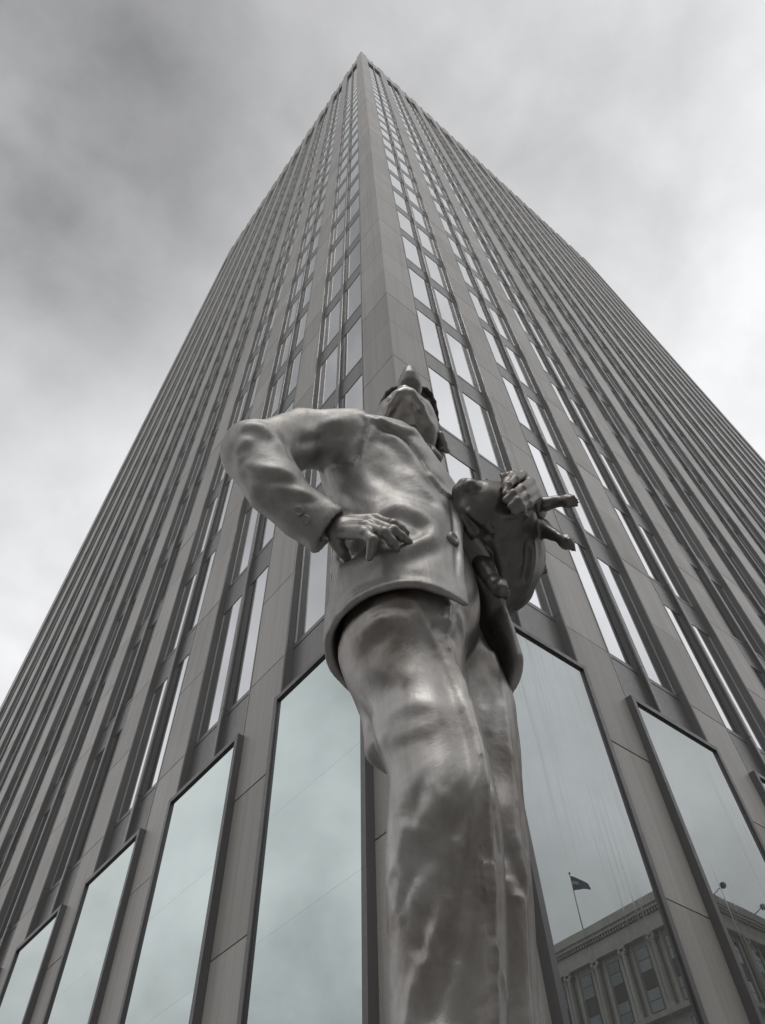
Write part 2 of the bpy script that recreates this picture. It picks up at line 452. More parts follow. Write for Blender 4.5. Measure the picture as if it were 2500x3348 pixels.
# ---------------------------------------------------------------- ground
def build_ground():
    m, nt, N, L, b = mat_new("granite_paving")
    p, rnd = world_pos(N)
    n = noise_tex(N, L, p, 1.3, 6, 0.6); br = N.new("ShaderNodeTexBrick"); L.new(p, br.inputs["Vector"])
    br.inputs["Scale"].default_value = 1.0; br.inputs["Color1"].default_value = (.18, .177, .171, 1); br.inputs["Color2"].default_value = (.15, .147, .144, 1)
    br.inputs["Mortar"].default_value = (.12, .12, .12, 1); br.inputs["Mortar Size"].default_value = .008
    L.new(mixc(N, L, 0.5, br.outputs[0], ramp(N, L, n, [(.3, (.5,) * 3), (.7, (1.1,) * 3)]), 'MULTIPLY'), b.inputs["Base Color"])
    b.inputs["Roughness"].default_value = .6
    g = MB(); S = 2500
    g.v = [(-S, -S, 0), (S, -S, 0), (S, S, 0), (-S, S, 0)]; g.f = [(0, 1, 2, 3)]
    tag(g.obj("ground", m), kind="structure")
build_ground()
# ================================================================ sculpting kit for the bronzes
# working frame: x = sideways, y = away from the viewer, z = height above eye level
AZ = math.atan2(CAM_ROWS[2][1], CAM_ROWS[2][0])
EF = np.array((math.cos(AZ), math.sin(AZ), 0.0)); ER = np.array((math.sin(AZ), -math.cos(AZ), 0.0))
def to_world(p):
    p = np.asarray(p, float)
    return CP + p[..., :1] * ER + p[..., 1:2] * EF + p[..., 2:3] * np.array((0, 0, 1.0))
def AT(u, v, h):
    """point at distance h from the viewer that the picture shows at (u, v) of a 1652 px wide frame"""
    d = RM.T @ np.array(((u * 1.5133 - 1250) / CAM_F, (v * 1.5133 - 1674) / CAM_F, 1.0))
    d = np.array((d @ ER, d @ EF, d[2])); return d / d[1] * h
def smin(a, b, k):
    h = np.maximum(k - np.abs(a - b), 0.0) / k
    return np.minimum(a, b) - h * h * k * 0.25
class Field:
    def __init__(s, lo, hi, vox):
        s.lo = np.array(lo, float); s.vox = vox
        s.n = np.ceil((np.array(hi, float) - s.lo) / vox).astype(int) + 1
        s.ax = [s.lo[i] + np.arange(s.n[i]) * vox for i in range(3)]
        s.d = np.full(s.n, 0.25, np.float32)
    def like(s):
        g = Field.__new__(Field); g.lo, g.vox, g.n, g.ax = s.lo, s.vox, s.n, s.ax; g.d = np.full(s.n, 0.25, np.float32); return g
    def win(s, lo, hi):
        sl = []
        for i in range(3):
            a = max(0, int((lo[i] - s.lo[i]) / s.vox)); b = min(s.n[i], int((hi[i] - s.lo[i]) / s.vox) + 2)
            if b <= a: return None
            sl.append(slice(a, b))
        return tuple(sl)
    def pts(s, sl): return np.meshgrid(*(s.ax[i][sl[i]] for i in range(3)), indexing='ij', sparse=True)
    def put(s, sl, d, k, mode):
        c = s.d[sl]
        if mode == 'add': s.d[sl] = smin(c, d.astype(np.float32), k)
        else: s.d[sl] = -smin(-c, d.astype(np.float32), k)
    def cap(s, a, b, ra, rb=None, k=0.02, mode='add'):
        a = np.array(a, float); b = np.array(b, float); rb = ra if rb is None else rb
        m = max(ra, rb) + k + 0.03
        sl = s.win(np.minimum(a, b) - m, np.maximum(a, b) + m)
        if sl is None: return s
        X, Y, Z = s.pts(sl); ba = b - a; L2 = max(ba @ ba, 1e-9)
        t = np.clip(((X - a[0]) * ba[0] + (Y - a[1]) * ba[1] + (Z - a[2]) * ba[2]) / L2, 0, 1)
        d = np.sqrt((X - a[0] - t * ba[0]) ** 2 + (Y - a[1] - t * ba[1]) ** 2 + (Z - a[2] - t * ba[2]) ** 2) - (ra + (rb - ra) * t)
        s.put(sl, d, k, mode); return s
    def chain(s, pts, rads, k=0.02, mode='add'):
        for i in range(len(pts) - 1): s.cap(pts[i], pts[i + 1], rads[i], rads[i + 1], k, mode)
        return s
    def ridge(s, pts, r, k):
        """one continuous rib along a line"""
        P = [np.array(p, float) for p in pts]; A = np.array(P); m = r + k + .03
        sl = s.win(A.min(0) - m, A.max(0) + m); X, Y, Z = s.pts(sl); best = None
        for a, b in zip(P[:-1], P[1:]):
            ba = b - a; t = np.clip(((X - a[0]) * ba[0] + (Y - a[1]) * ba[1] + (Z - a[2]) * ba[2]) / max(ba @ ba, 1e-9), 0, 1)
            d = np.sqrt((X - a[0] - t * ba[0]) ** 2 + (Y - a[1] - t * ba[1]) ** 2 + (Z - a[2] - t * ba[2]) ** 2) - r
            best = d if best is None else np.minimum(best, d)
        s.put(sl, best, k, 'add'); return s
    def ell(s, c, r, axes=None, k=0.02, mode='add'):
        c = np.array(c, float); r = np.array(r, float); m = r.max() + k + 0.03
        sl = s.win(c - m, c + m)
        if sl is None: return s
        X, Y, Z = s.pts(sl); A = np.eye(3) if axes is None else np.array(axes, float)
        q = [((X - c[0]) * A[i][0] + (Y - c[1]) * A[i][1] + (Z - c[2]) * A[i][2]) for i in range(3)]
        k0 = np.sqrt(sum((q[i] / r[i]) ** 2 for i in range(3))); k1 = np.sqrt(sum((q[i] / r[i] ** 2) ** 2 for i in range(3)))
        s.put(sl, k0 * (k0 - 1) / np.maximum(k1, 1e-6), k, mode); return s
    def loft(s, secs, k=0.03, mode='add', pw=2.0):
        """secs: (z, cx, cy, half width, half depth, facing angle) ordered by z"""
        S = np.array(secs, float); S = S[np.argsort(S[:, 0])]; m = S[:, 3:5].max() + k + 0.04
        sl = s.win((S[:, 1].min() - m, S[:, 2].min() - m, S[0, 0] - .03 - k), (S[:, 1].max() + m, S[:, 2].max() + m, S[-1, 0] + .03 + k))
        if sl is None: return s
        X, Y, Z = s.pts(sl); z = Z.ravel()
        zi = S[:, 0]; f = lambda col: catmull(zi, S[:, col], z)[None, None, :]
        cx, cy, rw, rd, an = (f(i) for i in range(1, 6))
        ca, sa = np.cos(an), np.sin(an)
        u = (X - cx) * ca + (Y - cy) * sa        # along his left
        v = (X - cx) * sa - (Y - cy) * ca        # along his front
        q = (np.abs(u / rw) ** pw + np.abs(v / rd) ** pw) ** (1 / pw)
        d = (q - 1) * np.minimum(rw, rd)
        ez = np.maximum(zi[0] - Z, Z - zi[-1])
        d = np.maximum(d, ez); s.put(sl, d, k, mode); return s
    def carve(s, fn, k=0.01):
        sl = tuple(slice(0, n) for n in s.n); X, Y, Z = s.pts(sl)
        s.d = -smin(-s.d, (fn(X, Y, Z) + 0 * s.d).astype(np.float32), k); return s
    def mesh(s, smooth=2):
        d = s.d; n = s.n; sg = d < 0
        crn = [(i, j, k) for i in (0, 1) for j in (0, 1) for k in (0, 1)]
        sh = lambda a, o: a[o[0]:n[0] - 1 + o[0], o[1]:n[1] - 1 + o[1], o[2]:n[2] - 1 + o[2]]
        cnt = sum(sh(sg, o).astype(np.int8) for o in crn)
        act = (cnt > 0) & (cnt < 8); idx = np.argwhere(act); ids = np.full(act.shape, -1, np.int64); ids[act] = np.arange(len(idx))
        acc = np.zeros((len(idx), 3)); w = np.zeros(len(idx))
        val = {o: d[idx[:, 0] + o[0], idx[:, 1] + o[1], idx[:, 2] + o[2]].astype(float) for o in crn}
        for a in crn:
            for ax in range(3):
                if a[ax]: continue
                b = list(a); b[ax] = 1; b = tuple(b); va, vb = val[a], val[b]; cr = (va < 0) != (vb < 0)
                t = np.where(cr, va / np.where(cr, va - vb, 1), 0)
                p = np.tile(np.array(a, float), (len(idx), 1)); p[:, ax] = t
                acc[cr] += p[cr]; w[cr] += 1
        V = s.lo + (idx + acc / w[:, None]) * s.vox
        F = []
        for ax in range(3):
            o1, o2 = [(1, 2), (2, 0), (0, 1)][ax]
            lo = [slice(0, None)] * 3; hi = [slice(0, None)] * 3; lo[ax] = slice(0, -1); hi[ax] = slice(1, None)
            e = np.argwhere(sg[tuple(lo)] != sg[tuple(hi)])
            ok = (e[:, o1] > 0) & (e[:, o2] > 0) & (e[:, o1] < n[o1] - 1) & (e[:, o2] < n[o2] - 1); e = e[ok]
            inside = sg[tuple(lo)][tuple(e.T)]
            q = []
            for da, db in ((-1, -1), (0, -1), (0, 0), (-1, 0)):
                c = e.copy(); c[:, o1] += da; c[:, o2] += db; q.append(ids[tuple(c.T)])
            q = np.stack(q, 1); q[~inside] = q[~inside][:, ::-1]
            F.append(q)
        F = np.concatenate(F); F = F[(F >= 0).all(1)]
        V = relax(V, F, smooth)
        return V, F
def catmull(x, y, q):
    """smooth interpolation without overshoot"""
    x = np.asarray(x, float); y = np.asarray(y, float); q = np.clip(q, x[0], x[-1])
    dx = np.diff(x); sl = np.diff(y) / dx; m = np.zeros(len(x)); m[0], m[-1] = sl[0], sl[-1]
    for i in range(1, len(x) - 1):
        m[i] = 0 if sl[i - 1] * sl[i] <= 0 else (sl[i - 1] * dx[i] + sl[i] * dx[i - 1]) / (dx[i] + dx[i - 1])
    i = np.clip(np.searchsorted(x, q) - 1, 0, len(x) - 2); h = dx[i]; t = (q - x[i]) / h
    return ((2 * t ** 3 - 3 * t ** 2 + 1) * y[i] + (t ** 3 - 2 * t ** 2 + t) * h * m[i] + (-2 * t ** 3 + 3 * t ** 2) * y[i + 1] + (t ** 3 - t ** 2) * h * m[i + 1])
def relax(V, F, n):
    if n <= 0: return V
    e = np.concatenate([F[:, [i, (i + 1) % 4]] for i in range(4)]); cnt = np.bincount(e[:, 0], minlength=len(V)) + np.bincount(e[:, 1], minlength=len(V))
    for _ in range(n):
        acc = np.zeros_like(V)
        for c in range(3):
            acc[:, c] = np.bincount(e[:, 0], V[e[:, 1], c], len(V)) + np.bincount(e[:, 1], V[e[:, 0], c], len(V))
        V = V * 0.4 + acc / np.maximum(cnt, 1)[:, None] * 0.6
    return V
def vnormals(V, F):
    n = np.cross(V[F[:, 2]] - V[F[:, 0]], V[F[:, 3]] - V[F[:, 1]]); N = np.zeros_like(V)
    for c in range(3):
        for k in range(4): N[:, c] += np.bincount(F[:, k], n[:, c], len(V))
    return N / np.maximum(np.linalg.norm(N, axis=1), 1e-12)[:, None]
from mathutils.bvhtree import BVHTree
def surface_points(V, F, uv, fallback=1.0, step=6.0):
    """drop a line drawn in the picture on to the sculpted surface"""
    bvh = BVHTree.FromPolygons([tuple(v) for v in V], [tuple(int(i) for i in f) for f in F]) if not isinstance(V, BVHTree) else V
    out = []
    P = []
    for (a, b), (c, d) in zip(uv[:-1], uv[1:]):
        m = max(1, int(math.hypot(c - a, d - b) / step))
        P += [(a + (c - a) * i / m, b + (d - b) * i / m) for i in range(m)]
    P.append(uv[-1])
    for u, v in P:
        d = Vector(AT(u, v, 1.0)); L = d.length; loc, nor, i, dist = bvh.ray_cast(Vector((0, 0, 0)), d / L)
        if loc is not None: out.append(np.array(loc))
    return np.array(out)
def smooth_uv(uv, n=4):
    """rounded polyline through the given picture points"""
    p = [np.array(q, float) for q in uv]
    if len(p) < 3: return uv
    p = [2 * p[0] - p[1]] + p + [2 * p[-1] - p[-2]]; out = []
    for i in range(1, len(p) - 2):
        for t in np.arange(n) / n:
            out.append(tuple(0.5 * ((2 * p[i]) + (-p[i - 1] + p[i + 1]) * t + (2 * p[i - 1] - 5 * p[i] + 4 * p[i + 1] - p[i + 2]) * t * t + (-p[i - 1] + 3 * p[i] - 3 * p[i + 1] + p[i + 2]) * t ** 3)))
    return out + [tuple(p[-2])]
def seg_dist(V, P):
    best = np.full(len(V), 9.0); tt = np.zeros(len(V))
    for i in range(len(P) - 1):
        a, b = P[i], P[i + 1]; ba = b - a; L2 = max(ba @ ba, 1e-12)
        t = np.clip((V - a) @ ba / L2, 0, 1); d = np.linalg.norm(V - a - t[:, None] * ba, axis=1)
        m = d < best; best[m] = d[m]; tt[m] = ((i + t) / (len(P) - 1))[m]
    return best, tt
def strokes(V, F, lines):
    """lines: (picture points, width, height): raised folds (+) and creases (-), tapering to their ends"""
    bvh = BVHTree.FromPolygons([tuple(v) for v in V], [tuple(int(i) for i in f) for f in F])
    N = vnormals(V, F); D = np.zeros(len(V))
    for uv, w, h in lines:
        P = surface_points(bvh, None, smooth_uv(uv))
        if len(P) < 2: continue
        lo, hi = P.min(0) - 3 * w, P.max(0) + 3 * w
        m = np.where(((V > lo) & (V < hi)).all(1))[0]
        if not len(m): continue
        d, t = seg_dist(V[m], P)
        D[m] += h * (np.exp(-d / w) if h > .015 else np.exp(-(d / w) ** 2)) * np.minimum(1, np.minimum(t, 1 - t) * 5 + 0.15)
    return V + N * D[:, None]
def patch(V, F, poly, h, feather=2.0):
    """raise the part of the surface that the picture shows inside a polygon, with a crisp edge"""
    N = vnormals(V, F); y = np.maximum(V[:, 1], 1e-6)
    wv = V[:, :1] * ER + V[:, 1:2] * EF + V[:, 2:3] * np.array((0, 0, 1.0)); cx = wv @ RM.T
    u = (1250 + CAM_F * cx[:, 0] / cx[:, 2]) / 1.5133; v = (1674 + CAM_F * cx[:, 1] / cx[:, 2]) / 1.5133
    P = np.array(poly, float); ins = np.zeros(len(V), bool); dist = np.full(len(V), 1e9)
    for i in range(len(P)):
        a, b = P[i], P[(i + 1) % len(P)]
        cr = ((a[1] > v) != (b[1] > v)); t = (v - a[1]) / np.where(abs(b[1] - a[1]) < 1e-9, 1e-9, b[1] - a[1])
        ins ^= cr & (u < a[0] + t * (b[0] - a[0]))
        L = max(np.hypot(*(b - a)), 1e-9); s = np.clip(((u - a[0]) * (b[0] - a[0]) + (v - a[1]) * (b[1] - a[1])) / L ** 2, 0, 1)
        dist = np.minimum(dist, np.hypot(u - a[0] - s * (b[0] - a[0]), v - a[1] - s * (b[1] - a[1])))
    sd = np.where(ins, dist, -dist); front = np.einsum('ij,ij->i', N, V) < 0.05
    return V + N * (h * np.clip(sd / feather + .5, 0, 1) * front)[:, None]
def wobble(V, F, scale, amp, stretch=(1, 1, 1), off=0.0):
    N = vnormals(V, F); s = np.array(stretch) * scale
    n = np.array([mnoise.noise(Vector((p[0] * s[0] + off, p[1] * s[1], p[2] * s[2]))) for p in V])
    return V + N * (n * amp)[:, None]
def bronze_obj(name, V, F, mat, parent, pivot=None):
    Wv = to_world(V); o = np.array(parent.location) if parent is not None else np.zeros(3)
    me = bpy.data.meshes.new(name)
    me.vertices.add(len(V)); me.vertices.foreach_set("co", (Wv - o).ravel())
    F2 = F
    me.loops.add(F2.size); me.loops.foreach_set("vertex_index", F2.ravel().astype(np.int32))
    me.polygons.add(len(F2)); me.polygons.foreach_set("loop_start", np.arange(0, F2.size, 4, dtype=np.int32))
    me.polygons.foreach_set("loop_total", np.full(len(F2), 4, np.int32)); me.update(calc_edges=True); me.validate()
    me.polygons.foreach_set("use_smooth", [True] * len(me.polygons)); me.materials.append(mat)
    return link(name, me, parent)
# ================================================================ bronze man with a pug
def make_bronze(name, c_lo, c_hi, rough=0.30, marks=1.0, metallic=0.65):
    c_lo = tuple(.6 * x + .4 * sum(c_lo) / 3 for x in c_lo); c_hi = tuple(.25 * x + .75 * sum(c_hi) / 3 for x in c_hi)
    m, nt, N, L, b = mat_new(name)
    tc = N.new("ShaderNodeTexCoord"); p = tc.outputs["Object"]
    patch = noise_tex(N, L, p, 5.0, 6, 0.62, 0.4)
    fine = noise_tex(N, L, p, 38.0, 5, 0.6)
    streak = noise_tex(N, L, mapped(N, L, p, (26, 26, 3.2)), 1.0, 5, 0.6, 0.6)
    col = ramp(N, L, patch, [(0.30, c_lo), (0.66, c_hi)])
    col = mixc(N, L, 0.45, col, ramp(N, L, streak, [(0.32, (0.62, 0.58, 0.54)), (0.68, (1.12, 1.11, 1.10))]), 'MULTIPLY')
    L.new(col, b.inputs["Base Color"])
    b.inputs["Metallic"].default_value = metallic
    b.inputs["Specular Tint"].default_value = (0.5, 0.5, 0.5, 1)
    rr = mixc(N, L, 0.5, ramp(N, L, fine, [(0.3, (rough - .06,) * 3), (0.7, (rough + .12,) * 3)]), ramp(N, L, patch, [(0.3, (rough - .04,) * 3), (0.7, (rough + .10,) * 3)]))
    L.new(rr, b.inputs["Roughness"])
    n0 = bump(N, L, b, noise_tex(N, L, p, 95.0, 4, 0.65, 0.3), 0.10 * (.4 + .6 * marks), 0.003)
    n1 = bump(N, L, b, streak, 0.30 * (.35 + .65 * marks), 0.006, n0)
    n2 = bump(N, L, b, patch, 0.40, 0.010, n1)
    # short curling tool marks left in the wax
    w = N.new("ShaderNodeTexNoise"); w.inputs["Scale"].default_value = 9; w.inputs["Detail"].default_value = 2; L.new(p, w.inputs["Vector"])
    wv = N.new("ShaderNodeVectorMath"); wv.operation = 'MULTIPLY_ADD'
    L.new(w.outputs["Color"], wv.inputs[0]); wv.inputs[1].default_value = (0.09,) * 3; L.new(p, wv.inputs[2])
    vo = N.new("ShaderNodeTexVoronoi"); vo.feature = 'DISTANCE_TO_EDGE'; vo.inputs["Scale"].default_value = 90; L.new(wv.outputs[0], vo.inputs["Vector"])
    ln = ramp(N, L, vo.outputs["Distance"], [(0.0, (0,) * 3), (0.07, (1,) * 3)])
    gate = ramp(N, L, noise_tex(N, L, p, 30.0, 3, 0.7), [(0.50, (1,) * 3), (0.60, (0,) * 3)])
    tool = mixc(N, L, 1.0, ln, gate, 'LIGHTEN')
    bump(N, L, b, tool, 0.16 * marks, 0.0015, n2)
    return m
M['bronze'] = make_bronze("bronze", (0.38, 0.355, 0.325), (0.62, 0.60, 0.575), 0.48, 1.0, 0.75)
M['bronze_trousers'] = make_bronze("bronze_smooth", (0.29, 0.232, 0.185), (0.62, 0.595, 0.57), 0.37, 0.35, 0.80)
M['bronze_skin'] = make_bronze("bronze_warm", (0.36, 0.325, 0.29), (0.58, 0.55, 0.52), 0.36, 0.15, 0.80)
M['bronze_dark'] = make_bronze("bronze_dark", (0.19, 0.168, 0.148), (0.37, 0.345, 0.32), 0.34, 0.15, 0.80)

M['bronze_hair'] = make_bronze("bronze_black", (0.05, 0.046, 0.043), (0.11, 0.10, 0.095), 0.45, 0.5, 0.2)
M['bronze_hand'] = make_bronze("bronze_brown", (0.26, 0.222, 0.190), (0.42, 0.38, 0.34), 0.38, 0.1, 0.7)
AN = math.radians(50.0)
#          z      cx     cy    half-w half-d  facing
JACKET = [(0.94, .064, 1.035, .200, .174, 48), (1.06, .064, 1.022, .196, .166, 48), (1.17, .067, 1.006, .188, .156, 50), (1.30, .060, .994, .178, .148, 55),
          (1.43, .046, .985, .196, .152, 62), (1.53, .040, .985, .210, .146, 66), (1.60, .045, .995, .196, .116, 66), (1.655, .060, 1.015, .125, .088, 66), (1.70, .080, 1.035, .075, .070, 66)]
def jacket_secs(grow=0.0): return [(z, x, y, w + grow, d + grow, math.radians(a)) for z, x, y, w, d, a in JACKET]
SH = AT(762, 957, .855); EL = AT(556, 984, .775); WR = AT(704, 1139, .845)
def build_jacket(T):
    f = Field((-.46, .56, .90), (.46, 1.42, 1.86), .0052)
    f.loft(jacket_secs(), .02, pw=2.15)
    f.ell(SH + np.array((.02, .04, -.005)), (.085, .085, .070), k=.07)
    # his left shoulder and upper arm behind the dog
    f.chain([(.135, 1.19, 1.50), (.262, 1.20, 1.42)], [.072, .056], .06)
    f.chain([(.262, 1.20, 1.42), (.305, 1.02, 1.37)], [.056, .046], .03)
    # hollow below, so that the skirts hang as a shell
    g = f.like()
    ins = [(z, x, y, w - .023, d - .023, a) for z, x, y, w, d, a in jacket_secs() if z < 1.19]
    ins[0] = (.85, *ins[0][1:]); ins[-1] = (*ins[-1][:3], ins[-1][3] * .8, ins[-1][4] * .8, ins[-1][5])
    g.loft(ins, .01, pw=2.15); f.d = np.maximum(f.d, -g.d)
    # open front: wedge between the two skirts
    def wedge(X, Y, Z):
        u = (X - .068) * math.cos(AN) + (Y - 1.005) * math.sin(AN); v = (X - .068) * math.sin(AN) - (Y - 1.005) * math.cos(AN)
        wid = np.clip((1.215 - Z) * 0.80, -.05, .085)
        return np.maximum(np.maximum(np.abs(u + .022 - wid * .75) - wid, -(v - .0)), Z - 1.25)
    f.carve(wedge, .012)
    # hem line
    f.carve(lambda X, Y, Z: Z - (.970 - .02 * (Y - 1.0) - .05 * np.clip(X - .05, 0, 1) - .022 * np.clip((X - .06) / .08, 0, 1) * np.clip((.98 - Y) / .06, 0, 1)), .010)
    # neck opening, a V that runs down to the lapels
    def above(a, b, back):
        n = np.cross(b - a, np.array(back)); n /= np.linalg.norm(n)
        if n[2] < 0: n = -n
        return lambda X, Y, Z: -((X - a[0]) * n[0] + (Y - a[1]) * n[1] + (Z - a[2]) * n[2])
    f.carve(above(AT(787, 900, .79), AT(893, 956, .895), (0, .80, .60)), .010)
    f.carve(above(AT(893, 953, .90), AT(984, 1054, .88), (.30, .90, .42)), .010)
    # sleeve
    f.chain([SH, AT(655, 948, .825), EL], [.075, .063, .064], .016)
    f.chain([EL, AT(594, 1054, .795), AT(652, 1109, .825), AT(702, 1138, .845)], [.066, .057, .049, .046], .010)
    f.ell(AT(536, 968, .77), (.052, .052, .052), k=.03)
    # cuff: cut square, then hollowed
    c0, c1 = AT(655, 1105, .825), AT(702, 1137, .845); ax = (c1 - c0) / np.linalg.norm(c1 - c0); ce = c1 + ax * .012
    f.cap(ce - ax * .05, ce + ax * .004, .0475, .0515, .012)
    f.carve(lambda X, Y, Z: np.maximum(-((X - ce[0]) * ax[0] + (Y - ce[1]) * ax[1] + (Z - ce[2]) * ax[2]), np.sqrt((X - ce[0]) ** 2 + (Y - ce[1]) ** 2 + (Z - ce[2]) ** 2) - .062), .003)
    f.cap(ce - ax * .030, ce + ax * .05, .040, .042, .004, 'sub')
    V, F = f.mesh(1)
    V = wobble(V, F, 7.0, .006); V = wobble(V, F, 22.0, .0022, off=5)
    L = []
    add = lambda h, w, *p: L.append((list(p), w * 1.15, h * .72))
    # elbow and sleeve folds
    add(-.010, .011, (537, 912), (577, 917), (606, 949), (632, 1000)); add(.010, .013, (515, 925), (562, 925), (592, 952), (616, 992))
    add(.008, .012, (517, 1003), (562, 1015), (606, 1021), (645, 1036)); add(-.006, .012, (520, 1022), (565, 1035), (612, 1040))
    add(.008, .012, (575, 1060), (630, 1066), (676, 1068)); add(-.006, .010, (590, 1078), (640, 1084), (690, 1086))
    add(.007, .012, (540, 945), (520, 975), (528, 1005)); add(.006, .011, (640, 935), (690, 925), (740, 905)); add(-.006, .012, (630, 960), (690, 950), (745, 935))
    add(.005, .010, (650, 985), (700, 965), (750, 955)); add(-.008, .006, (781, 897), (789, 918), (784, 950), (776, 972), (770, 1000))
    add(.005, .009, (798, 905), (806, 925), (800, 955))
    # lapel and collar edges
    add(.011, .008, (786, 898), (821, 915), (864, 932), (900, 943), (914, 955), (936, 986), (958, 1018), (980, 1048))
    add(-.008, .007, (800, 912), (850, 936), (880, 952), (912, 992), (932, 1026), (962, 1060))
    add(.009, .010, (826, 935), (858, 952), (888, 985), (910, 1020), (940, 1055))
    add(-.006, .010, (815, 950), (846, 968), (870, 1000), (890, 1030))
    # body folds around the hand and the buttoned waist
    add(.012, .016, (800, 1110), (855, 1098), (905, 1112), (935, 1140), (920, 1168), (870, 1190), (812, 1208), (770, 1222))
    add(-.010, .014, (800, 1128), (850, 1118), (895, 1135), (905, 1150), (880, 1168)); add(-.008, .016, (780, 1238), (840, 1222), (900, 1200), (950, 1180))
    add(.008, .016, (720, 1060), (770, 1085), (830, 1090)); add(-.008, .016, (730, 1085), (790, 1105)); add(.007, .018, (770, 1010), (800, 1050), (850, 1075), (920, 1095), (965, 1130))
    add(-.007, .018, (800, 1010), (840, 1050), (900, 1075), (960, 1100)); add(.006, .015, (960, 1160), (910, 1180), (860, 1212), (800, 1240))
    add(.006, .012, (870, 1000), (900, 1040), (940, 1080), (975, 1130)); add(.006, .008, (722, 1345), (760, 1300), (830, 1268), (900, 1262), (960, 1278), (988, 1290))
    add(-.005, .012, (725, 1300), (770, 1262), (840, 1240), (930, 1245)); add(.006, .012, (740, 1200), (732, 1240), (722, 1290), (720, 1340))
    add(-.006, .0045, (972, 1075), (978, 1120), (986, 1190), (986, 1250)); add(.004, .006, (984, 1075), (990, 1120), (997, 1190), (996, 1250))
    V = strokes(V, F, L)
    V = patch(V, F, [(815, 905), (846, 930), (878, 953), (908, 994), (926, 1028), (950, 1062), (972, 1078), (1000, 1064), (985, 1040), (958, 1005), (936, 972), (913, 938), (864, 915)], .0075)
    V = patch(V, F, [(400, 820), (782, 860), (791, 918), (786, 950), (778, 974), (765, 1003), (695, 1008), (720, 1090), (760, 1110), (720, 1240), (400, 1240)], .0035, 3.0)
    return V, F
def ring_button(T, V, F, u, v, r, name="button", lift=.002):
    bvh = BVHTree.FromPolygons([tuple(p) for p in V], [tuple(int(i) for i in q) for q in F])
    d = Vector(AT(u, v, 1.0)).normalized(); loc, nor, i, dist = bvh.ray_cast(Vector((0, 0, 0)), d)
    if loc is None: return
    if nor.dot(d) > 0: nor = -nor
    X = nor.orthogonal().normalized(); Y = nor.cross(X); c = loc + nor * lift
    prof = [(.0, .35), (.45, .35), (.62, .75), (.80, 1.0), (1.0, .8), (1.06, .2), (1.0, -.6)]
    mb = MB(); n = 28; o = Vector(T.location)
    for a, hgt in prof:
        for k in range(n):
            th = 2 * math.pi * k / n; p = c + (X * math.cos(th) + Y * math.sin(th)) * (r * max(a, .02)) + nor * (hgt * r * .42)
            mb.v.append(tuple(Vector(to_world(np.array(p))) - o))
    for i in range(len(prof) - 1):
        for k in range(n): mb.f.append((i * n + k, i * n + (k + 1) % n, (i + 1) * n + (k + 1) % n, (i + 1) * n + k))
    mb.f.append(tuple(range(n))[::-1])
    bm = bmesh.new(); me = mb.mesh(name, M['bronze'], True); bm.from_mesh(me); bmesh.ops.recalc_face_normals(bm, faces=bm.faces); bm.to_mesh(me); bm.free()
    return link(name, me)
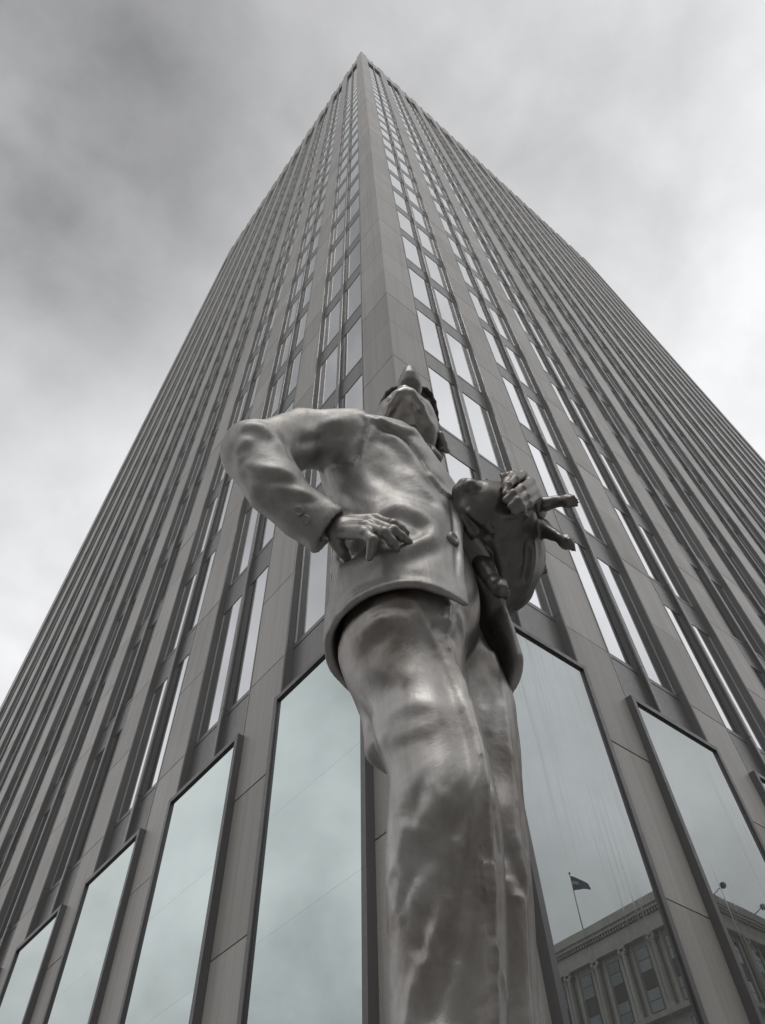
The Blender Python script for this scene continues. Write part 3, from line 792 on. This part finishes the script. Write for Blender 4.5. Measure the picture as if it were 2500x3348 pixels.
def build_statue():
    base = to_world((.08, 1.15, 0)); base[2] = 1.6 - .06
    T = empty("bronze_statue", base)
    tag(T, "bronze statue of a suited man with raised pointed nose and hand on hip", "statue")
    V, F = build_jacket(T); jk = bronze_obj("jacket", V, F, M['bronze'], T)
    for u, v, r in ((977, 1165, .0135), (645, 1105, .0095), (660, 1123, .0095)):
        b = ring_button(T, V, F, u, v, r)
        if b: b.parent = jk
    # trousers
    f = Field((-.18, .78, -.06), (.36, 1.48, 1.30), .006)
    A2 = math.radians(52)
    leg1 = [(y, L, R, h) for y, L, R, h in ((1475, -.073, .135, .985), (1539, -.037, .146, .980), (1590, -.029, .150, .975), (1677, -.012, .154, .975), (1774, -.020, .154, .985),
            (1831, -.025, .150, .998), (1940, -.028, .1415, 1.022), (2068, -.027, .132, 1.042), (2212, -.026, .119, 1.058))]
    s1 = []
    for y, L, R, h in leg1:
        z = AT(900, y, h)[2]; s1.append((z, (L + R) / 2 * h, h + .012, (R - L) / 2 * h * 1.02, (R - L) / 2 * h * .98, A2))
    s1.append((.03, .045, 1.10, .074, .080, A2)); s1.append((1.24, .05, 1.00, .130, .128, A2)); s1.append((1.10, .048, .995, .126, .138, A2)); s1.append((1.00, .034, .988, .126, .132, A2)); s1.append((.945, .022, .988, .117, .118, A2))
    f.loft(s1, .02)
    leg2 = [(1472, .208, 1.13, .100), (1591, .205, 1.145, .096), (1718, .192, 1.155, .092), (1806, .186, 1.16, .090), (1940, .176, 1.175, .086), (2212, .156, 1.20, .080)]
    s2 = []
    for y, R, h, r in leg2:
        z = AT(1120, y, h)[2]; s2.append((z, R * h - r, h, r, r, A2))
    s2.append((.03, .105, 1.25, .074, .080, A2)); s2.append((1.24, .09, 1.10, .085, .09, A2)); s2.append((1.06, .105, 1.11, .088, .095, A2))
    f.loft(s2, .006)
    # pressed creases down the front of each leg
    A3 = math.radians(40)
    for S, out in ((s1, .013), (s2, .003)):
        q = np.array(sorted([t for t in S if t[0] < 1.06])); zz = np.linspace(q[0, 0], q[-1, 0], 60)
        x, y, d = (catmull(q[:, 0], q[:, i], zz) for i in (1, 2, 4))
        f.ridge([(a + math.sin(A3) * (c + out), b - math.cos(A3) * (c + out), z) for a, b, c, z in zip(x, y, d, zz)], .0025, .030)
    f.ell((.055, 1.045, 1.08), (.115, .12, .12), k=.05)
    # keep the hips inside the hanging jacket
    g = f.like()
    js = [(z, x, y, w - .027, d - .027, a) for z, x, y, w, d, a in jacket_secs() if z < 1.45]; js[0] = (.75, *js[0][1:])
    g.loft(js, .01, pw=2.15)
    lim = np.clip((.97 - f.ax[2]) * 1.2, 0, .5)[None, None, :]
    f.d = -smin(-f.d, -(g.d - lim).astype(np.float32), .012)
    # cloth bagging out behind the thigh
    f.chain([AT(800, 1520, 1.03), AT(818, 1580, 1.035), AT(824, 1620, 1.04), AT(846, 1655, 1.045)], [.022, .024, .026, .016], .012)
    V, F = f.mesh(3)
    V = wobble(V, F, 5.0, .006, (1, 1, .6)); V = wobble(V, F, 15.0, .0016, (1, 1, .5), 3)
    L = []
    add = lambda h, w, *p: L.append((list(p), w * 1.2, h * (.55 if abs(h) < .012 else 1)))
    add(.010, .008, (888, 1280), (904, 1316), (939, 1389), (968, 1447), (994, 1511), (1016, 1571), (1030, 1639), (1034, 1718), (1047, 1831), (1060, 1972), (1068, 2100), (1074, 2240))
    add(-.006, .014, (925, 1400), (952, 1455), (978, 1520), (998, 1580), (1010, 1650), (1014, 1740), (1026, 1850), (1036, 1980), (1045, 2212))
    add(.0028, .011, (834, 1532), (885, 1520), (926, 1520), (942, 1542), (926, 1568), (885, 1584), (838, 1604), (822, 1622)); add(-.002, .012, (840, 1552), (885, 1545), (912, 1546))
    add(-.002, .010, (838, 1622), (880, 1604), (925, 1590)); add(.006, .010, (800, 1300), (850, 1286), (885, 1300)); add(-.006, .011, (790, 1330), (840, 1312), (895, 1318))
    add(.006, .012, (775, 1380), (810, 1345), (840, 1330)); add(-.007, .013, (800, 1400), (830, 1372), (846, 1350)); add(.006, .018, (770, 1462), (830, 1455), (900, 1470))
    add(-.002, .016, (775, 1490), (820, 1480), (860, 1492)); add(.007, .012, (806, 1540), (815, 1590), (838, 1608)); add(-.008, .016, (930, 1690), (905, 1730), (880, 1790))
    add(.007, .016, (960, 1700), (930, 1760), (890, 1810)); add(-.007, .016, (985, 1740), (950, 1800), (915, 1870), (890, 1900)); add(.006, .011, (992, 1802), (976, 1844), (951, 1882), (925, 1910))
    add(-.006, .013, (1010, 1850), (985, 1900), (960, 1940)); add(.006, .013, (972, 1957), (951, 1998), (925, 2030), (912, 2100)); add(-.006, .016, (930, 1960), (910, 2020), (890, 2070))
    add(.005, .010, (1030, 1900), (1018, 1970), (1012, 2040)); add(.006, .010, (852, 1955), (862, 2000)); add(.006, .012, (905, 2110), (890, 2170), (880, 2230)); add(-.006, .016, (960, 2080), (945, 2150), (940, 2230))
    add(.008, .010, (1082, 1690), (1096, 1780), (1120, 1840), (1136, 1900), (1140, 1950)); add(-.010, .012, (1090, 1820), (1112, 1880), (1124, 1940)); add(.009, .010, (1098, 1890), (1108, 1925), (1116, 1950))
    add(.007, .012, (1040, 1430), (1062, 1490), (1078, 1560), (1090, 1650)); add(-.007, .012, (1060, 1440), (1080, 1500), (1096, 1570)); add(.006, .011, (1070, 1420), (1092, 1480), (1106, 1560), (1114, 1650))
    add(.006, .009, (945, 1330), (975, 1345), (1000, 1330)); add(.006, .009, (985, 1315), (995, 1350), (1005, 1390)); add(-.007, .010, (930, 1345), (965, 1365), (985, 1390))
    r3 = np.random.default_rng(5)
    for i in range(26):       # long slanting pulls in the cloth
        u0, v0 = r3.uniform(850, 1030), r3.uniform(1640, 2180); ln = r3.uniform(110, 280)
        add(r3.choice((-1, 1)) * r3.uniform(.003, .0055), r3.uniform(.005, .010), (u0, v0), (u0 - ln * .16, v0 + ln * .5), (u0 - ln * .24, v0 + ln))
    for i in range(12):
        u0, v0 = r3.uniform(1045, 1130), r3.uniform(1480, 2150); ln = r3.uniform(50, 150)
        add(r3.choice((-1, 1)) * r3.uniform(.004, .007), r3.uniform(.005, .009), (u0, v0), (u0 + ln * .05, v0 + ln * .5), (u0 + ln * .13, v0 + ln))
    V = strokes(V, F, L)
    bronze_obj("trousers", V, F, M['bronze_trousers'], T)
    # head
    f = Field((-.06, .78, 1.60), (.30, 1.24, 2.12), .0035)
    build_head(f, T)
    build_hip_hand(T)
    return T
def build_head(f, T):
    t = math.radians(34); E = np.array((.074, 1.003, 1.792))
    hx = np.array((1.0, .03, 0)); hy = np.array((.02, -math.cos(t), math.sin(t))); hz = np.array((-.0, math.sin(t), math.cos(t)))
    hx /= np.linalg.norm(hx); hy /= np.linalg.norm(hy)
    ax = (hx, hy, hz)
    def Q(x, y, z): return E + x * hx + y * hy + z * hz
    f.ell(Q(0, -.02, .065), (.094, .122, .112), ax, .03)            # skull
    f.ell(Q(0, .018, -.006), (.087, .078, .100), ax, .03)           # face mass
    f.ell(Q(0, .072, -.070), (.044, .046, .050), ax, .04)           # mouth and chin block
    f.ell(Q(.003, .098, -.116), (.027, .022, .018), ax, .020)       # chin
    f.ell(Q(0, .085, .035), (.050, .026, .020), ax, .03)            # brow
    for sx in (-1, 1):
        f.chain([Q(sx * .072, -.018, -.052), Q(sx * .061, .020, -.092), Q(sx * .040, .066, -.117), Q(sx * .018, .098, -.128)], [.010, .009, .009, .010], .014)   # jaw line
        f.ell(Q(sx * .056, .018, -.045), (.034, .052, .046), ax, .02)   # cheek
        f.ell(Q(sx * .048, .060, -.060), (.024, .034, .040), ax, .02)
        f.ell(Q(sx * .036, .100, .014), (.016, .014, .012), ax, .010, 'sub')
        f.ell(Q(sx * .036, .088, .014), (.014, .014, .012), ax, .004)   # eye
        f.chain([Q(sx * .030, .108, -.045), Q(sx * .040, .090, -.085)], [.008, .006], .012)   # fold beside the mouth
    f.chain([Q(-.026, .108, -.072), Q(0, .120, -.068), Q(.026, .108, -.072)], [.008, .011, .008], .010)
    f.chain([Q(-.022, .104, -.094), Q(0, .115, -.095), Q(.022, .104, -.094)], [.007, .010, .007], .010)
    f.chain([Q(-.032, .108, -.084), Q(0, .130, -.082), Q(.032, .108, -.084)], [.003, .003, .003], .004, 'sub')
    # hollow under the jaw, then the neck rising into it
    f.chain([Q(0, .072, -.150), Q(0, .02, -.144), Q(0, -.03, -.130)], [.024, .044, .050], .005, 'sub')
    f.chain([(.100, 1.085, 1.60), Q(0, -.048, -.035)], [.074, .066], .022)
    for sx in (-1, 1):
        f.chain([(.094 + sx * .022, 1.00, 1.645), Q(sx * .060, -.045, -.055)], [.013, .014], .020)
    f.ell((.091, .985, 1.685), (.013, .015, .018), k=.015)
    V, F = f.mesh(2)
    V = wobble(V, F, 40, .0012)
    o = bronze_obj("head", V, F, M['bronze_skin'], T)
    # the sharp upturned nose
    g = Field(Q(0, .15, 0) - .15, Q(0, .15, 0) + .15, .0026)
    g.chain([Q(0, .112, .030), AT(885, 840, .878), AT(885, 829, .862), AT(885, 815, .850), AT(885, 803, .843), AT(885, 792, .838)], [.013, .0300, .0280, .0215, .0140, .0075], .014)
    for sx in (-1, 1): g.ell(AT(885 + sx * 15, 838, .885), (.011, .014, .011), ax, .012)
    V, F = g.mesh(1); bronze_obj("nose", V, F, M['bronze_dark'], T)
    # ears
    for sx in (-1, 1):
        g = Field(Q(sx * .11, -.01, 0) - .09, Q(sx * .11, -.01, 0) + .09, .0026)
        g.ell(Q(sx * .096, -.016, .002), (.014, .028, .042), ax, .01)
        g.chain([Q(sx * .092, .014, .016), Q(sx * .106, -.002, .042), Q(sx * .117, -.034, .036), Q(sx * .117, -.044, .002), Q(sx * .106, -.026, -.034), Q(sx * .096, -.004, -.048)],
                [.006, .007, .008, .008, .0085, .010], .008)
        g.ell(Q(sx * .113, -.016, .002), (.009, .018, .028), ax, .006, 'sub')
        V, F = g.mesh(1); bronze_obj("ear", V, F, M['bronze_skin'], T)
    # hair, combed back in thick locks
    g = Field(Q(0, -.03, .06) - .22, Q(0, -.03, .06) + .22, .004)
    g.ell(Q(0, -.022, .060), (.116, .118, .118), ax, .02)
    r2 = np.random.default_rng(3)
    for i in range(46):
        a = r2.uniform(-1.5, .9); hgt = r2.uniform(.0, .14)
        q0 = Q(math.sin(a) * .112, math.cos(a) * .072 - .01, max(hgt, .0) + .01); q1 = Q(math.sin(a) * .124, math.cos(a) * .04 - .075, hgt)
        g.chain([q0, (q0 + q1) / 2 + .008 * hx * np.sign(math.sin(a)), q1], [.009, .013, .008], .008)
    for sx in (-1,):
        for i in range(14):
            z0 = r2.uniform(-.03, .05); q0 = Q(sx * .100, -.050, z0); q1 = Q(sx * .082, -.10, z0 - .05)
            g.chain([q0, q1], [.012, .009], .006)
    # face window, then the locks that frame it
    g.ell(Q(0, .10, -.01), (.094, .100, .125), ax, .010, 'sub')
    for side in (((862, 838, .905), (850, 842, .915), (838, 852, .93), (827, 870, .945), (820, 890, .96), (814, 908, .975)),
                 ((908, 838, .905), (918, 843, .915), (928, 853, .93), (936, 870, .945), (941, 890, .96), (945, 908, .975))):
        q = [AT(*p) for p in side]; g.chain(q, [.008, .009, .009, .008, .007, .006], .006)
        for k in range(2):
            off = np.array((r2.uniform(-.004, .004), .012 + .008 * k, .010 + .006 * k)); g.chain([p + off for p in q[:5]], [.007, .010, .010, .009, .007], .004)
    V, F = g.mesh(1); V = wobble(V, F, 60, .0025); bronze_obj("hair", V, F, M['bronze_hair'], T)
    # shirt collar with its turned-down wing and a small bow
    g = Field((-.02, .86, 1.50), (.24, 1.14, 1.80), .003)
    ring = [(.096 + .078 * math.sin(a), 1.050 - .080 * math.cos(a), 1.655 + .012 * math.cos(a)) for a in np.linspace(-2.2, 0.9, 12)]
    g.chain(ring, [.009] * 12, .008); g.chain([(x, y + .004, z + .026) for x, y, z in ring], [.006] * 12, .012)
    g.chain([AT(873, 934, .945), AT(876, 922, .94), AT(886, 918, .935), AT(895, 924, .935), AT(900, 938, .935)], [.0050, .0055, .0060, .0055, .0050], .004)
    g.ell(AT(934, 972, .960), (.009, .007, .015), k=.006)
    V, F = g.mesh(1); bronze_obj("shirt_collar", V, F, M['bronze'], T)

def finger(f, pts, r0, r1, k=.006):
    n = len(pts); rr = [r0 + (r1 - r0) * i / (n - 1) for i in range(n)]
    f.chain(pts, rr, k)
    for p, r in list(zip(pts, rr))[1:-1]: f.ell(p, (r * 1.05,) * 3, k=.004)
def build_hip_hand(T):
    f = Field((-.20, .70, .98), (.12, .98, 1.32), .0025)
    f.chain([AT(668, 1130, .842), AT(700, 1137, .843), AT(735, 1140, .836)], [.025, .024, .021], .010)
    kn = [AT(788, 1152, .802), AT(791, 1137, .808), AT(800, 1127, .816), AT(815, 1122, .828)]
    for q, t0 in zip(kn, (AT(728, 1150, .834), AT(728, 1142, .836), AT(730, 1134, .838), AT(734, 1128, .842))): f.chain([t0, q], [.0145, .0122], .010)
    finger(f, [kn[0], AT(806, 1168, .799), AT(803, 1184, .812), AT(798, 1204, .824)], .0112, .0076)
    finger(f, [kn[1], AT(831, 1151, .796), AT(845, 1169, .808), AT(856, 1185, .822)], .0112, .0074)
    finger(f, [kn[2], AT(850, 1146, .802), AT(867, 1159, .812), AT(884, 1171, .824)], .0108, .0072)
    finger(f, [kn[3], AT(850, 1132, .814), AT(864, 1141, .820), AT(878, 1151, .830)], .0098, .0066)
    finger(f, [AT(722, 1152, .838), AT(727, 1172, .850), AT(738, 1190, .866), AT(750, 1207, .884)], .0128, .0088, .010)
    V, F = f.mesh(1)
    V = strokes(V, F, [([(735, 1130), (790, 1128)], .004, .0012), ([(735, 1140), (785, 1140)], .004, .0012), ([(740, 1150), (784, 1150)], .004, .0012)])
    bronze_obj("hand", V, F, M['bronze_hand'], T)
def build_shoes(T):
    for c, name in (((.045, 1.10), "shoe"), ((.105, 1.25), "shoe")):
        f = Field((c[0] - .30, c[1] - .36, -.08), (c[0] + .34, c[1] + .3, .12), .008)
        fw = np.array((math.sin(math.radians(52)), -math.cos(math.radians(52)), 0)); C0 = np.array((c[0], c[1], 0.0))
        f.chain([C0 - fw * .07 + (0, 0, -.015), C0 + fw * .06 + (0, 0, -.02), C0 + fw * .20 + (0, 0, -.03)], [.047, .050, .038], .03)
        f.cap(C0 + (0, 0, 0), C0 + (0, 0, .07), .052, .055, .03)
        f.carve(lambda X, Y, Z: Z + .058, .004)
        V, F = f.mesh(2); bronze_obj(name, V, F, M['bronze_dark'], T)
def build_plinth():
    b = to_world((.09, 1.16, 0)); mb = MB()
    mb.cbox((-.52, -.52, 0), (.52, .52, .16), .02); mb.cbox((-.44, -.44, .16), (.44, .44, 1.40), .012); mb.cbox((-.49, -.49, 1.40), (.49, .49, 1.541), .015)
    o = mb.obj("granite_plinth", M['stone'], loc=(b[0], b[1], 0)); o.rotation_euler[2] = AZ
    tag(o, "square grey granite plinth carrying the bronze statue", "plinth")
statue = build_statue(); build_shoes(statue); build_plinth()
# ---------------------------------------------------------------- the pug under his arm
def build_pug():
    base = to_world((.27, 1.0, 1.12)); T = empty("bronze_pug", base)
    tag(T, "bronze pug tucked under the statue's arm, legs sticking out sideways", "pug")
    f = Field((.10, .74, .92), (.56, 1.44, 1.56), .0038)
    f.chain([AT(1056, 1100, .90), AT(1076, 1152, .97), AT(1090, 1215, 1.06), AT(1092, 1262, 1.13)], [.060, .074, .077, .066], .04)
    f.ell(AT(1028, 1108, .895), (.052, .054, .055), k=.035)        # haunches
    f.ell(AT(1102, 1098, .91), (.048, .050, .052), k=.035)
    f.ell(AT(1116, 1185, 1.02), (.052, .06, .065), k=.04)
    # curled tail
    f.chain([AT(1000, 1080, .865), AT(994, 1062, .85), AT(1003, 1049, .84), AT(1016, 1050, .832), AT(1026, 1053, .838)], [.020, .016, .0140, .0145, .0125], .004)
    f.ell(AT(1011, 1093, .828), (.005, .006, .006), k=.004, mode='sub')
    f.ell(AT(1011, 1093, .832), (.0045, .014, .0045), k=.003, mode='sub')
    def paw(c, d, r, up=np.array((0, 0, 1.0))):
        d = d / np.linalg.norm(d); sx = np.cross(d, up); sx /= np.linalg.norm(sx)
        f.ell(c, (r * 1.08,) * 3, k=.008)
        for q in (-1.15, -.4, .4, 1.15):
            tpt = c + d * r * (1.15 - .12 * q * q) + sx * q * r * .78
            f.ell(tpt, (r * .43,) * 3, k=.0018); f.cap(tpt + d * r * .25, tpt + d * r * .80 - up * r * .15, r * .20, r * .07, .002)
    # two legs out to the side
    pa, pb, pc = AT(1140, 1086, .935), AT(1200, 1084, .915), AT(1228, 1083, .905)
    f.chain([pa, AT(1176, 1090, .925), pb, pc], [.024, .0140, .0112, .0140], .010); paw(pc, pc - pb, .0140)
    pa, pb, pc = AT(1140, 1128, .965), AT(1196, 1156, .945), AT(1223, 1171, .937)
    f.chain([pa, AT(1170, 1142, .955), pb, pc], [.030, .0190, .0122, .0145], .010); paw(pc, pc - pb, .0145)
    # one hanging down against the belly
    pa, pb, pc = AT(1030, 1195, .975), AT(1066, 1262, .955), AT(1078, 1275, .952)
    f.chain([pa, AT(1046, 1226, .965), pb, pc], [.030, .0185, .0140, .0145], .008); paw(pc, pc - pb + np.array((.02, 0, 0)), .0145)
    # toes showing past the far flank
    pc = AT(1161, 1228, 1.09); f.chain([AT(1135, 1225, 1.09), pc], [.02, .015], .01); paw(pc, np.array((1.0, -.2, -.3)), .0135)
    # toes behind the hand
    pc = AT(1098, 1032, .86); f.chain([AT(1100, 1060, .88), pc], [.018, .013], .008); paw(pc, np.array((-.4, -.3, .8)), .012, np.array((0, 1.0, .2)))
    # chest and head turned away behind him
    f.ell(AT(1085, 1262, 1.20), (.075, .07, .08), k=.04)
    hd = AT(1085, 1262, 1.20) + np.array((-.005, .105, .060))
    f.ell(hd, (.062, .058, .058), k=.03); f.ell(hd + np.array((0, .052, -.012)), (.036, .022, .028), k=.012)
    for sx in (-1, 1):
        f.chain([hd + np.array((sx * .044, .010, .046)), hd + np.array((sx * .066, .026, .022))], [.016, .009], .010)
        f.ell(hd + np.array((sx * .030, .050, .014)), (.010, .010, .010), k=.004)
    V, F = f.mesh(1); V = wobble(V, F, 16, .0035); V = wobble(V, F, 45, .0012)
    L = []
    add = lambda h, w, *p: L.append((list(p), w, h * 1.5))
    add(.006, .008, (1006, 1100), (1025, 1118), (1050, 1135)); add(-.005, .007, (1000, 1108), (1020, 1130), (1040, 1150)); add(.006, .008, (996, 1110), (1012, 1140), (1030, 1180))
    add(.005, .008, (1080, 1115), (1110, 1112), (1140, 1110)); add(.010, .006, (1051, 1148), (1058, 1142), (1066, 1142)); add(-.005, .008, (1050, 1158), (1064, 1162))
    add(.005, .010, (1148, 1160), (1150, 1210), (1140, 1265)); add(-.005, .010, (1138, 1165), (1140, 1210), (1130, 1260)); add(.005, .010, (1070, 1180), (1085, 1230), (1080, 1290))
    V = strokes(V, F, L)
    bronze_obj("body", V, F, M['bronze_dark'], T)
    return T
pug = build_pug()
def build_dog_hand():
    f = Field((.20, .74, 1.10), (.42, 1.06, 1.46), .0025)
    kn = [AT(1128, 1027, .865), AT(1145, 1042, .872), AT(1152, 1060, .880), AT(1156, 1076, .888)]
    wr = AT(1150, 1100, .96)
    for q in kn: f.chain([wr, q], [.026, .0115], .014)
    finger(f, [kn[0], AT(1112, 1036, .838), AT(1098, 1049, .832), AT(1091, 1066, .836)], .0100, .0074)
    finger(f, [kn[1], AT(1126, 1056, .838), AT(1108, 1067, .830), AT(1092, 1080, .836)], .0102, .0076)
    finger(f, [kn[2], AT(1136, 1073, .844), AT(1118, 1082, .836), AT(1102, 1094, .842)], .0100, .0074)
    finger(f, [kn[3], AT(1142, 1089, .853), AT(1126, 1096, .846), AT(1110, 1107, .851)], .0092, .0068)
    finger(f, [AT(1118, 1040, .90), AT(1106, 1030, .862), AT(1096, 1042, .846), AT(1089, 1056, .842)], .0130, .0092)
    V, F = f.mesh(1); bronze_obj("hand", V, F, M['bronze_hand'], statue)
build_dog_hand()
# ================================================================ the square behind the viewer: bank seen in the glass, plus added unseen blocks
M['limestone'] = make_stone("weathered_limestone", (0.40, 0.39, 0.355), (0.56, 0.545, 0.50), 0.75)
M['old_glass'] = make_mirror_glass("old_window_glass", (0.22, 0.235, 0.245), 0.02)
M['paint_dark'] = make_metal("dark_painted_frame", (0.05, 0.055, 0.05), 0.5, 0.0)
def build_bank():
    CX, CY = 50.75, -25.3
    T = empty("stone_bank_building", (CX, CY, 0))
    tag(T, "columned stone building with dentil cornice mirrored in the street-level glass", "building")
    def PF(face, t, o, z): return (-o, -t, z) if face == 'A' else (t, o, z)
    def bx(name, face, t0, t1, o0, o1, z0, z1, mat=None, parent=None):
        return MB().box(PF(face, t0, o0, z0), PF(face, t1, o1, z1)).obj(name, mat or M['limestone'], parent or T)
    LEN = {'A': 46.0, 'B': 34.0}
    MB().box((.62, -LEN['A'], 0), (LEN['B'], -.62, 31.2)).obj("wall", M['limestone'], T)
    for face in 'AB':
        n = LEN[face]; s = 0.0 if face == 'A' else 0.012
        e0 = -s
        bx("architrave", face, e0, n, -.9, -.06, 29.40, 29.88); bx("frieze", face, e0, n, -.9, -.16, 29.88, 30.62)
        bx("cornice", face, e0, n, -.9, .06, 30.95, 31.08); bx("attic_panel", face, e0, n, -.9, -.14, 31.08, 31.34)
        bx("parapet", face, e0, n, -.9, .0, 31.34, 32.0); bx("belt_course", face, e0, n, -.9, .05, 23.72, 24.08); bx("belt_course", face, e0, n, -.9, .02, 15.6, 15.95)
        mb = MB(); ro = MB(); t = .12
        while t < min(n, 30): mb.box(PF(face, t, -.16, 30.68), PF(face, t + .14, -.02, 30.93)); t += .28
        mb.obj("dentil_course", M['limestone'], T)["kind"] = "stuff"
        t = .4
        while t < min(n, 24):
            o = MB().tube([PF(face, t, -.14, 31.21), PF(face, t, -.05, 31.21)], [.11, .07], 10).obj("rosette", M['limestone'], T); t += .92
        k = 0
        col = MB(); col.tube([PF(face, 0, -.32, 24.42), PF(face, 0, -.32, 26), PF(face, 0, -.32, 28.86)], [.27, .27, .225], 20, False)
        colm = col.mesh("column_shaft", M['limestone'], True)
        cap = MB(); cap.box(PF(face, -.34, -.62, 29.24), PF(face, .34, -.02, 29.40)); cap.box(PF(face, -.24, -.55, 28.84), PF(face, .24, -.09, 29.08))
        for sg in (-1, 1): cap.tube([PF(face, sg * .28, -.60, 29.10), PF(face, sg * .28, -.04, 29.10)], .13, 12)
        capm = cap.mesh("capital", M['limestone']); bs = MB(); bs.box(PF(face, -.34, -.62, 24.08), PF(face, .34, .0, 24.24)); bs.box(PF(face, -.30, -.60, 24.24), PF(face, .30, -.04, 24.42)); bsm = bs.mesh("column_base", M['limestone'])
        while 1.2 + 3.0 * k < min(n, 32):
            t = 1.2 + 3.0 * k
            c = link("column", colm, T, PF(face, t, 0, 0)); link("capital", capm, c); link("column_base", bsm, c)
            bx("pilaster", face, t + .50, t + .78, -.62, -.50, 24.08, 29.40); bx("pilaster", face, t + 2.22, t + 2.50, -.62, -.50, 24.08, 29.40)
            for z0, z1 in ((24.35, 25.95), (27.15, 28.9), (17.2, 20.0), (21.0, 23.3), (10.5, 14.5), (3.0, 8.0)):
                w = bx("window", face, t + .90, t + 2.10, -.64, -.585, z0, z1, M['paint_dark'])
                zm = (z0 + z1) / 2
                for u, v in ((z0 + .06, zm - .03), (zm + .03, z1 - .06)):
                    bx("pane", face, t + .97, t + 2.03, -.60, -.57, u, v, M['old_glass'], w)
            bx("spandrel", face, t + .90, t + 2.10, -.62, -.56, 26.0, 27.1, M['paint_dark'])
            k += 1
    # flagpole on the roof
    P = empty("flagpole", (CX + .3, CY - 10.6, 31.2)); tag(P, "thin roof flagpole with a blue flag reflected in the street-level glass", "flagpole")
    MB().tube([(0, 0, 0), (0, 0, 5.85)], [.06, .035], 10).obj("pole", M['limestone'], P, True)
    bm = bmesh.new(); bmesh.ops.create_uvsphere(bm, u_segments=12, v_segments=8, radius=.10, matrix=Matrix.Translation((0, 0, 5.92))); MB().add_bm(bm).obj("finial", M['paint_dark'], P, True)
    m, nt, N, L, b = mat_new("flag_cloth"); uv = N.new("ShaderNodeUVMap"); sp = N.new("ShaderNodeSeparateXYZ"); L.new(uv.outputs[0], sp.inputs[0])
    c = ramp(N, L, sp.outputs[1], [(0, (.06, .075, .13)), (.42, (.06, .075, .13)), (.43, (.42, .40, .30)), (.66, (.42, .40, .30)), (.67, (.06, .075, .13))]); 
    hz = ramp(N, L, sp.outputs[0], [(.0, (0, 0, 0)), (.42, (0, 0, 0)), (.46, (1, 1, 1))]); L.new(mixc(N, L, hz, c, (.08, .10, .16)), b.inputs[0]); b.inputs["Roughness"].default_value = .9
    me = bpy.data.meshes.new("flag"); nu, nv = 26, 12; V = []; F = []; UV = []
    for i in range(nu + 1):
        for j in range(nv + 1):
            a, v = i / nu, j / nv
            droop = 1.35 * a ** 1.15; y = 1.75 * a * (1 - .10 * v); z = 5.65 - 1.35 * (1 - v) * (1 - .52 * a) - droop
            V.append((.16 * math.sin(7 * a + 1.5 * v) * a, .05 + y, z)); UV.append((a, v))
    for i in range(nu):
        for j in range(nv):
            q = i * (nv + 1) + j; F.append((q, q + nv + 1, q + nv + 2, q + 1))
    me.from_pydata(V, [], F); ul = me.uv_layers.new()
    for lp in me.loops: ul.data[lp.index].uv = UV[lp.vertex_index]
    me.materials.append(m); fo = link("flag", me, P); sm = fo.modifiers.new("t", 'SOLIDIFY'); sm.thickness = .012
    for (ax, ay, az), (lx, ly, lz), lab in (((55.4, -25.32, 32.0), (56.2, -24.7, 32.72), "floodlight on a thin arm above the mirrored cornice, nearer the building's corner"),
                                            ((61.1, -25.32, 32.0), (61.8, -24.7, 32.57), "floodlight on a thin arm above the mirrored cornice, at the picture's edge")):
        Lm = empty("floodlight", (ax, ay, az)); tag(Lm, lab, "floodlight", "floodlights along the mirrored parapet")
        d = Vector((lx - ax, ly - ay, lz - az))
        MB().tube([(0, 0, -.02), tuple(d)], .035, 8).obj("arm", M['paint_dark'], Lm, True)
        n = Vector((-.5, .6, -.45)).normalized()
        MB().tube([tuple(d - n * .16), tuple(d - n * .06), tuple(d + n * .12), tuple(d + n * .15)], [.09, .20, .26, .24], 16).obj("lamp_head", M['paint_dark'], Lm, True)
build_bank()
def build_block(name, x0, y0, x1, y1, h, faces, label):  # unseen blocks, added to darken the low sky and the statue's reflections
    T = empty(name, (x0, y0, 0)); tag(T, label, "building")
    MB().box((0, 0, 0), (x1 - x0, y1 - y0, h)).obj("wall", M['limestone'], T)
    MB().box((-.4, -.4, h + .002), (x1 - x0 + .4, y1 - y0 + .4, h + .9)).obj("cornice", M['limestone'], T)
    wm = {}
    for fc in faces:
        n = int(((y1 - y0) if fc == 'E' else (x1 - x0)) // 4.2)
        for k in range(n):
            for z in np.arange(2.5, h - 3.5, 4.3):
                t = 1.4 + k * 4.2
                key = fc
                if key not in wm:
                    w = (MB().box((0, 0, 0), (.06, 1.7, 2.7)) if fc == 'E' else MB().box((0, 0, 0), (1.7, .06, 2.7)))
                    wm[key] = w.mesh("window", M['old_glass'])
                link("window", wm[key], T, (x1 - x0 - .01, t, z) if fc == 'E' else (t, y1 - y0 - .01, z))
build_block("added_stone_block", -95, -95, -46, -8, 27, 'E', "unseen long stone block added behind the viewer to darken the low sky, west side")
build_block("added_stone_block", -38, -98, 30, -54, 30, 'N', "tall stone office block closing the square behind the viewer, south side")
build_block("added_stone_block", -98, 2, -56, 40, 22, 'E', "unseen low stone block added to block the low sky, north of the long block")
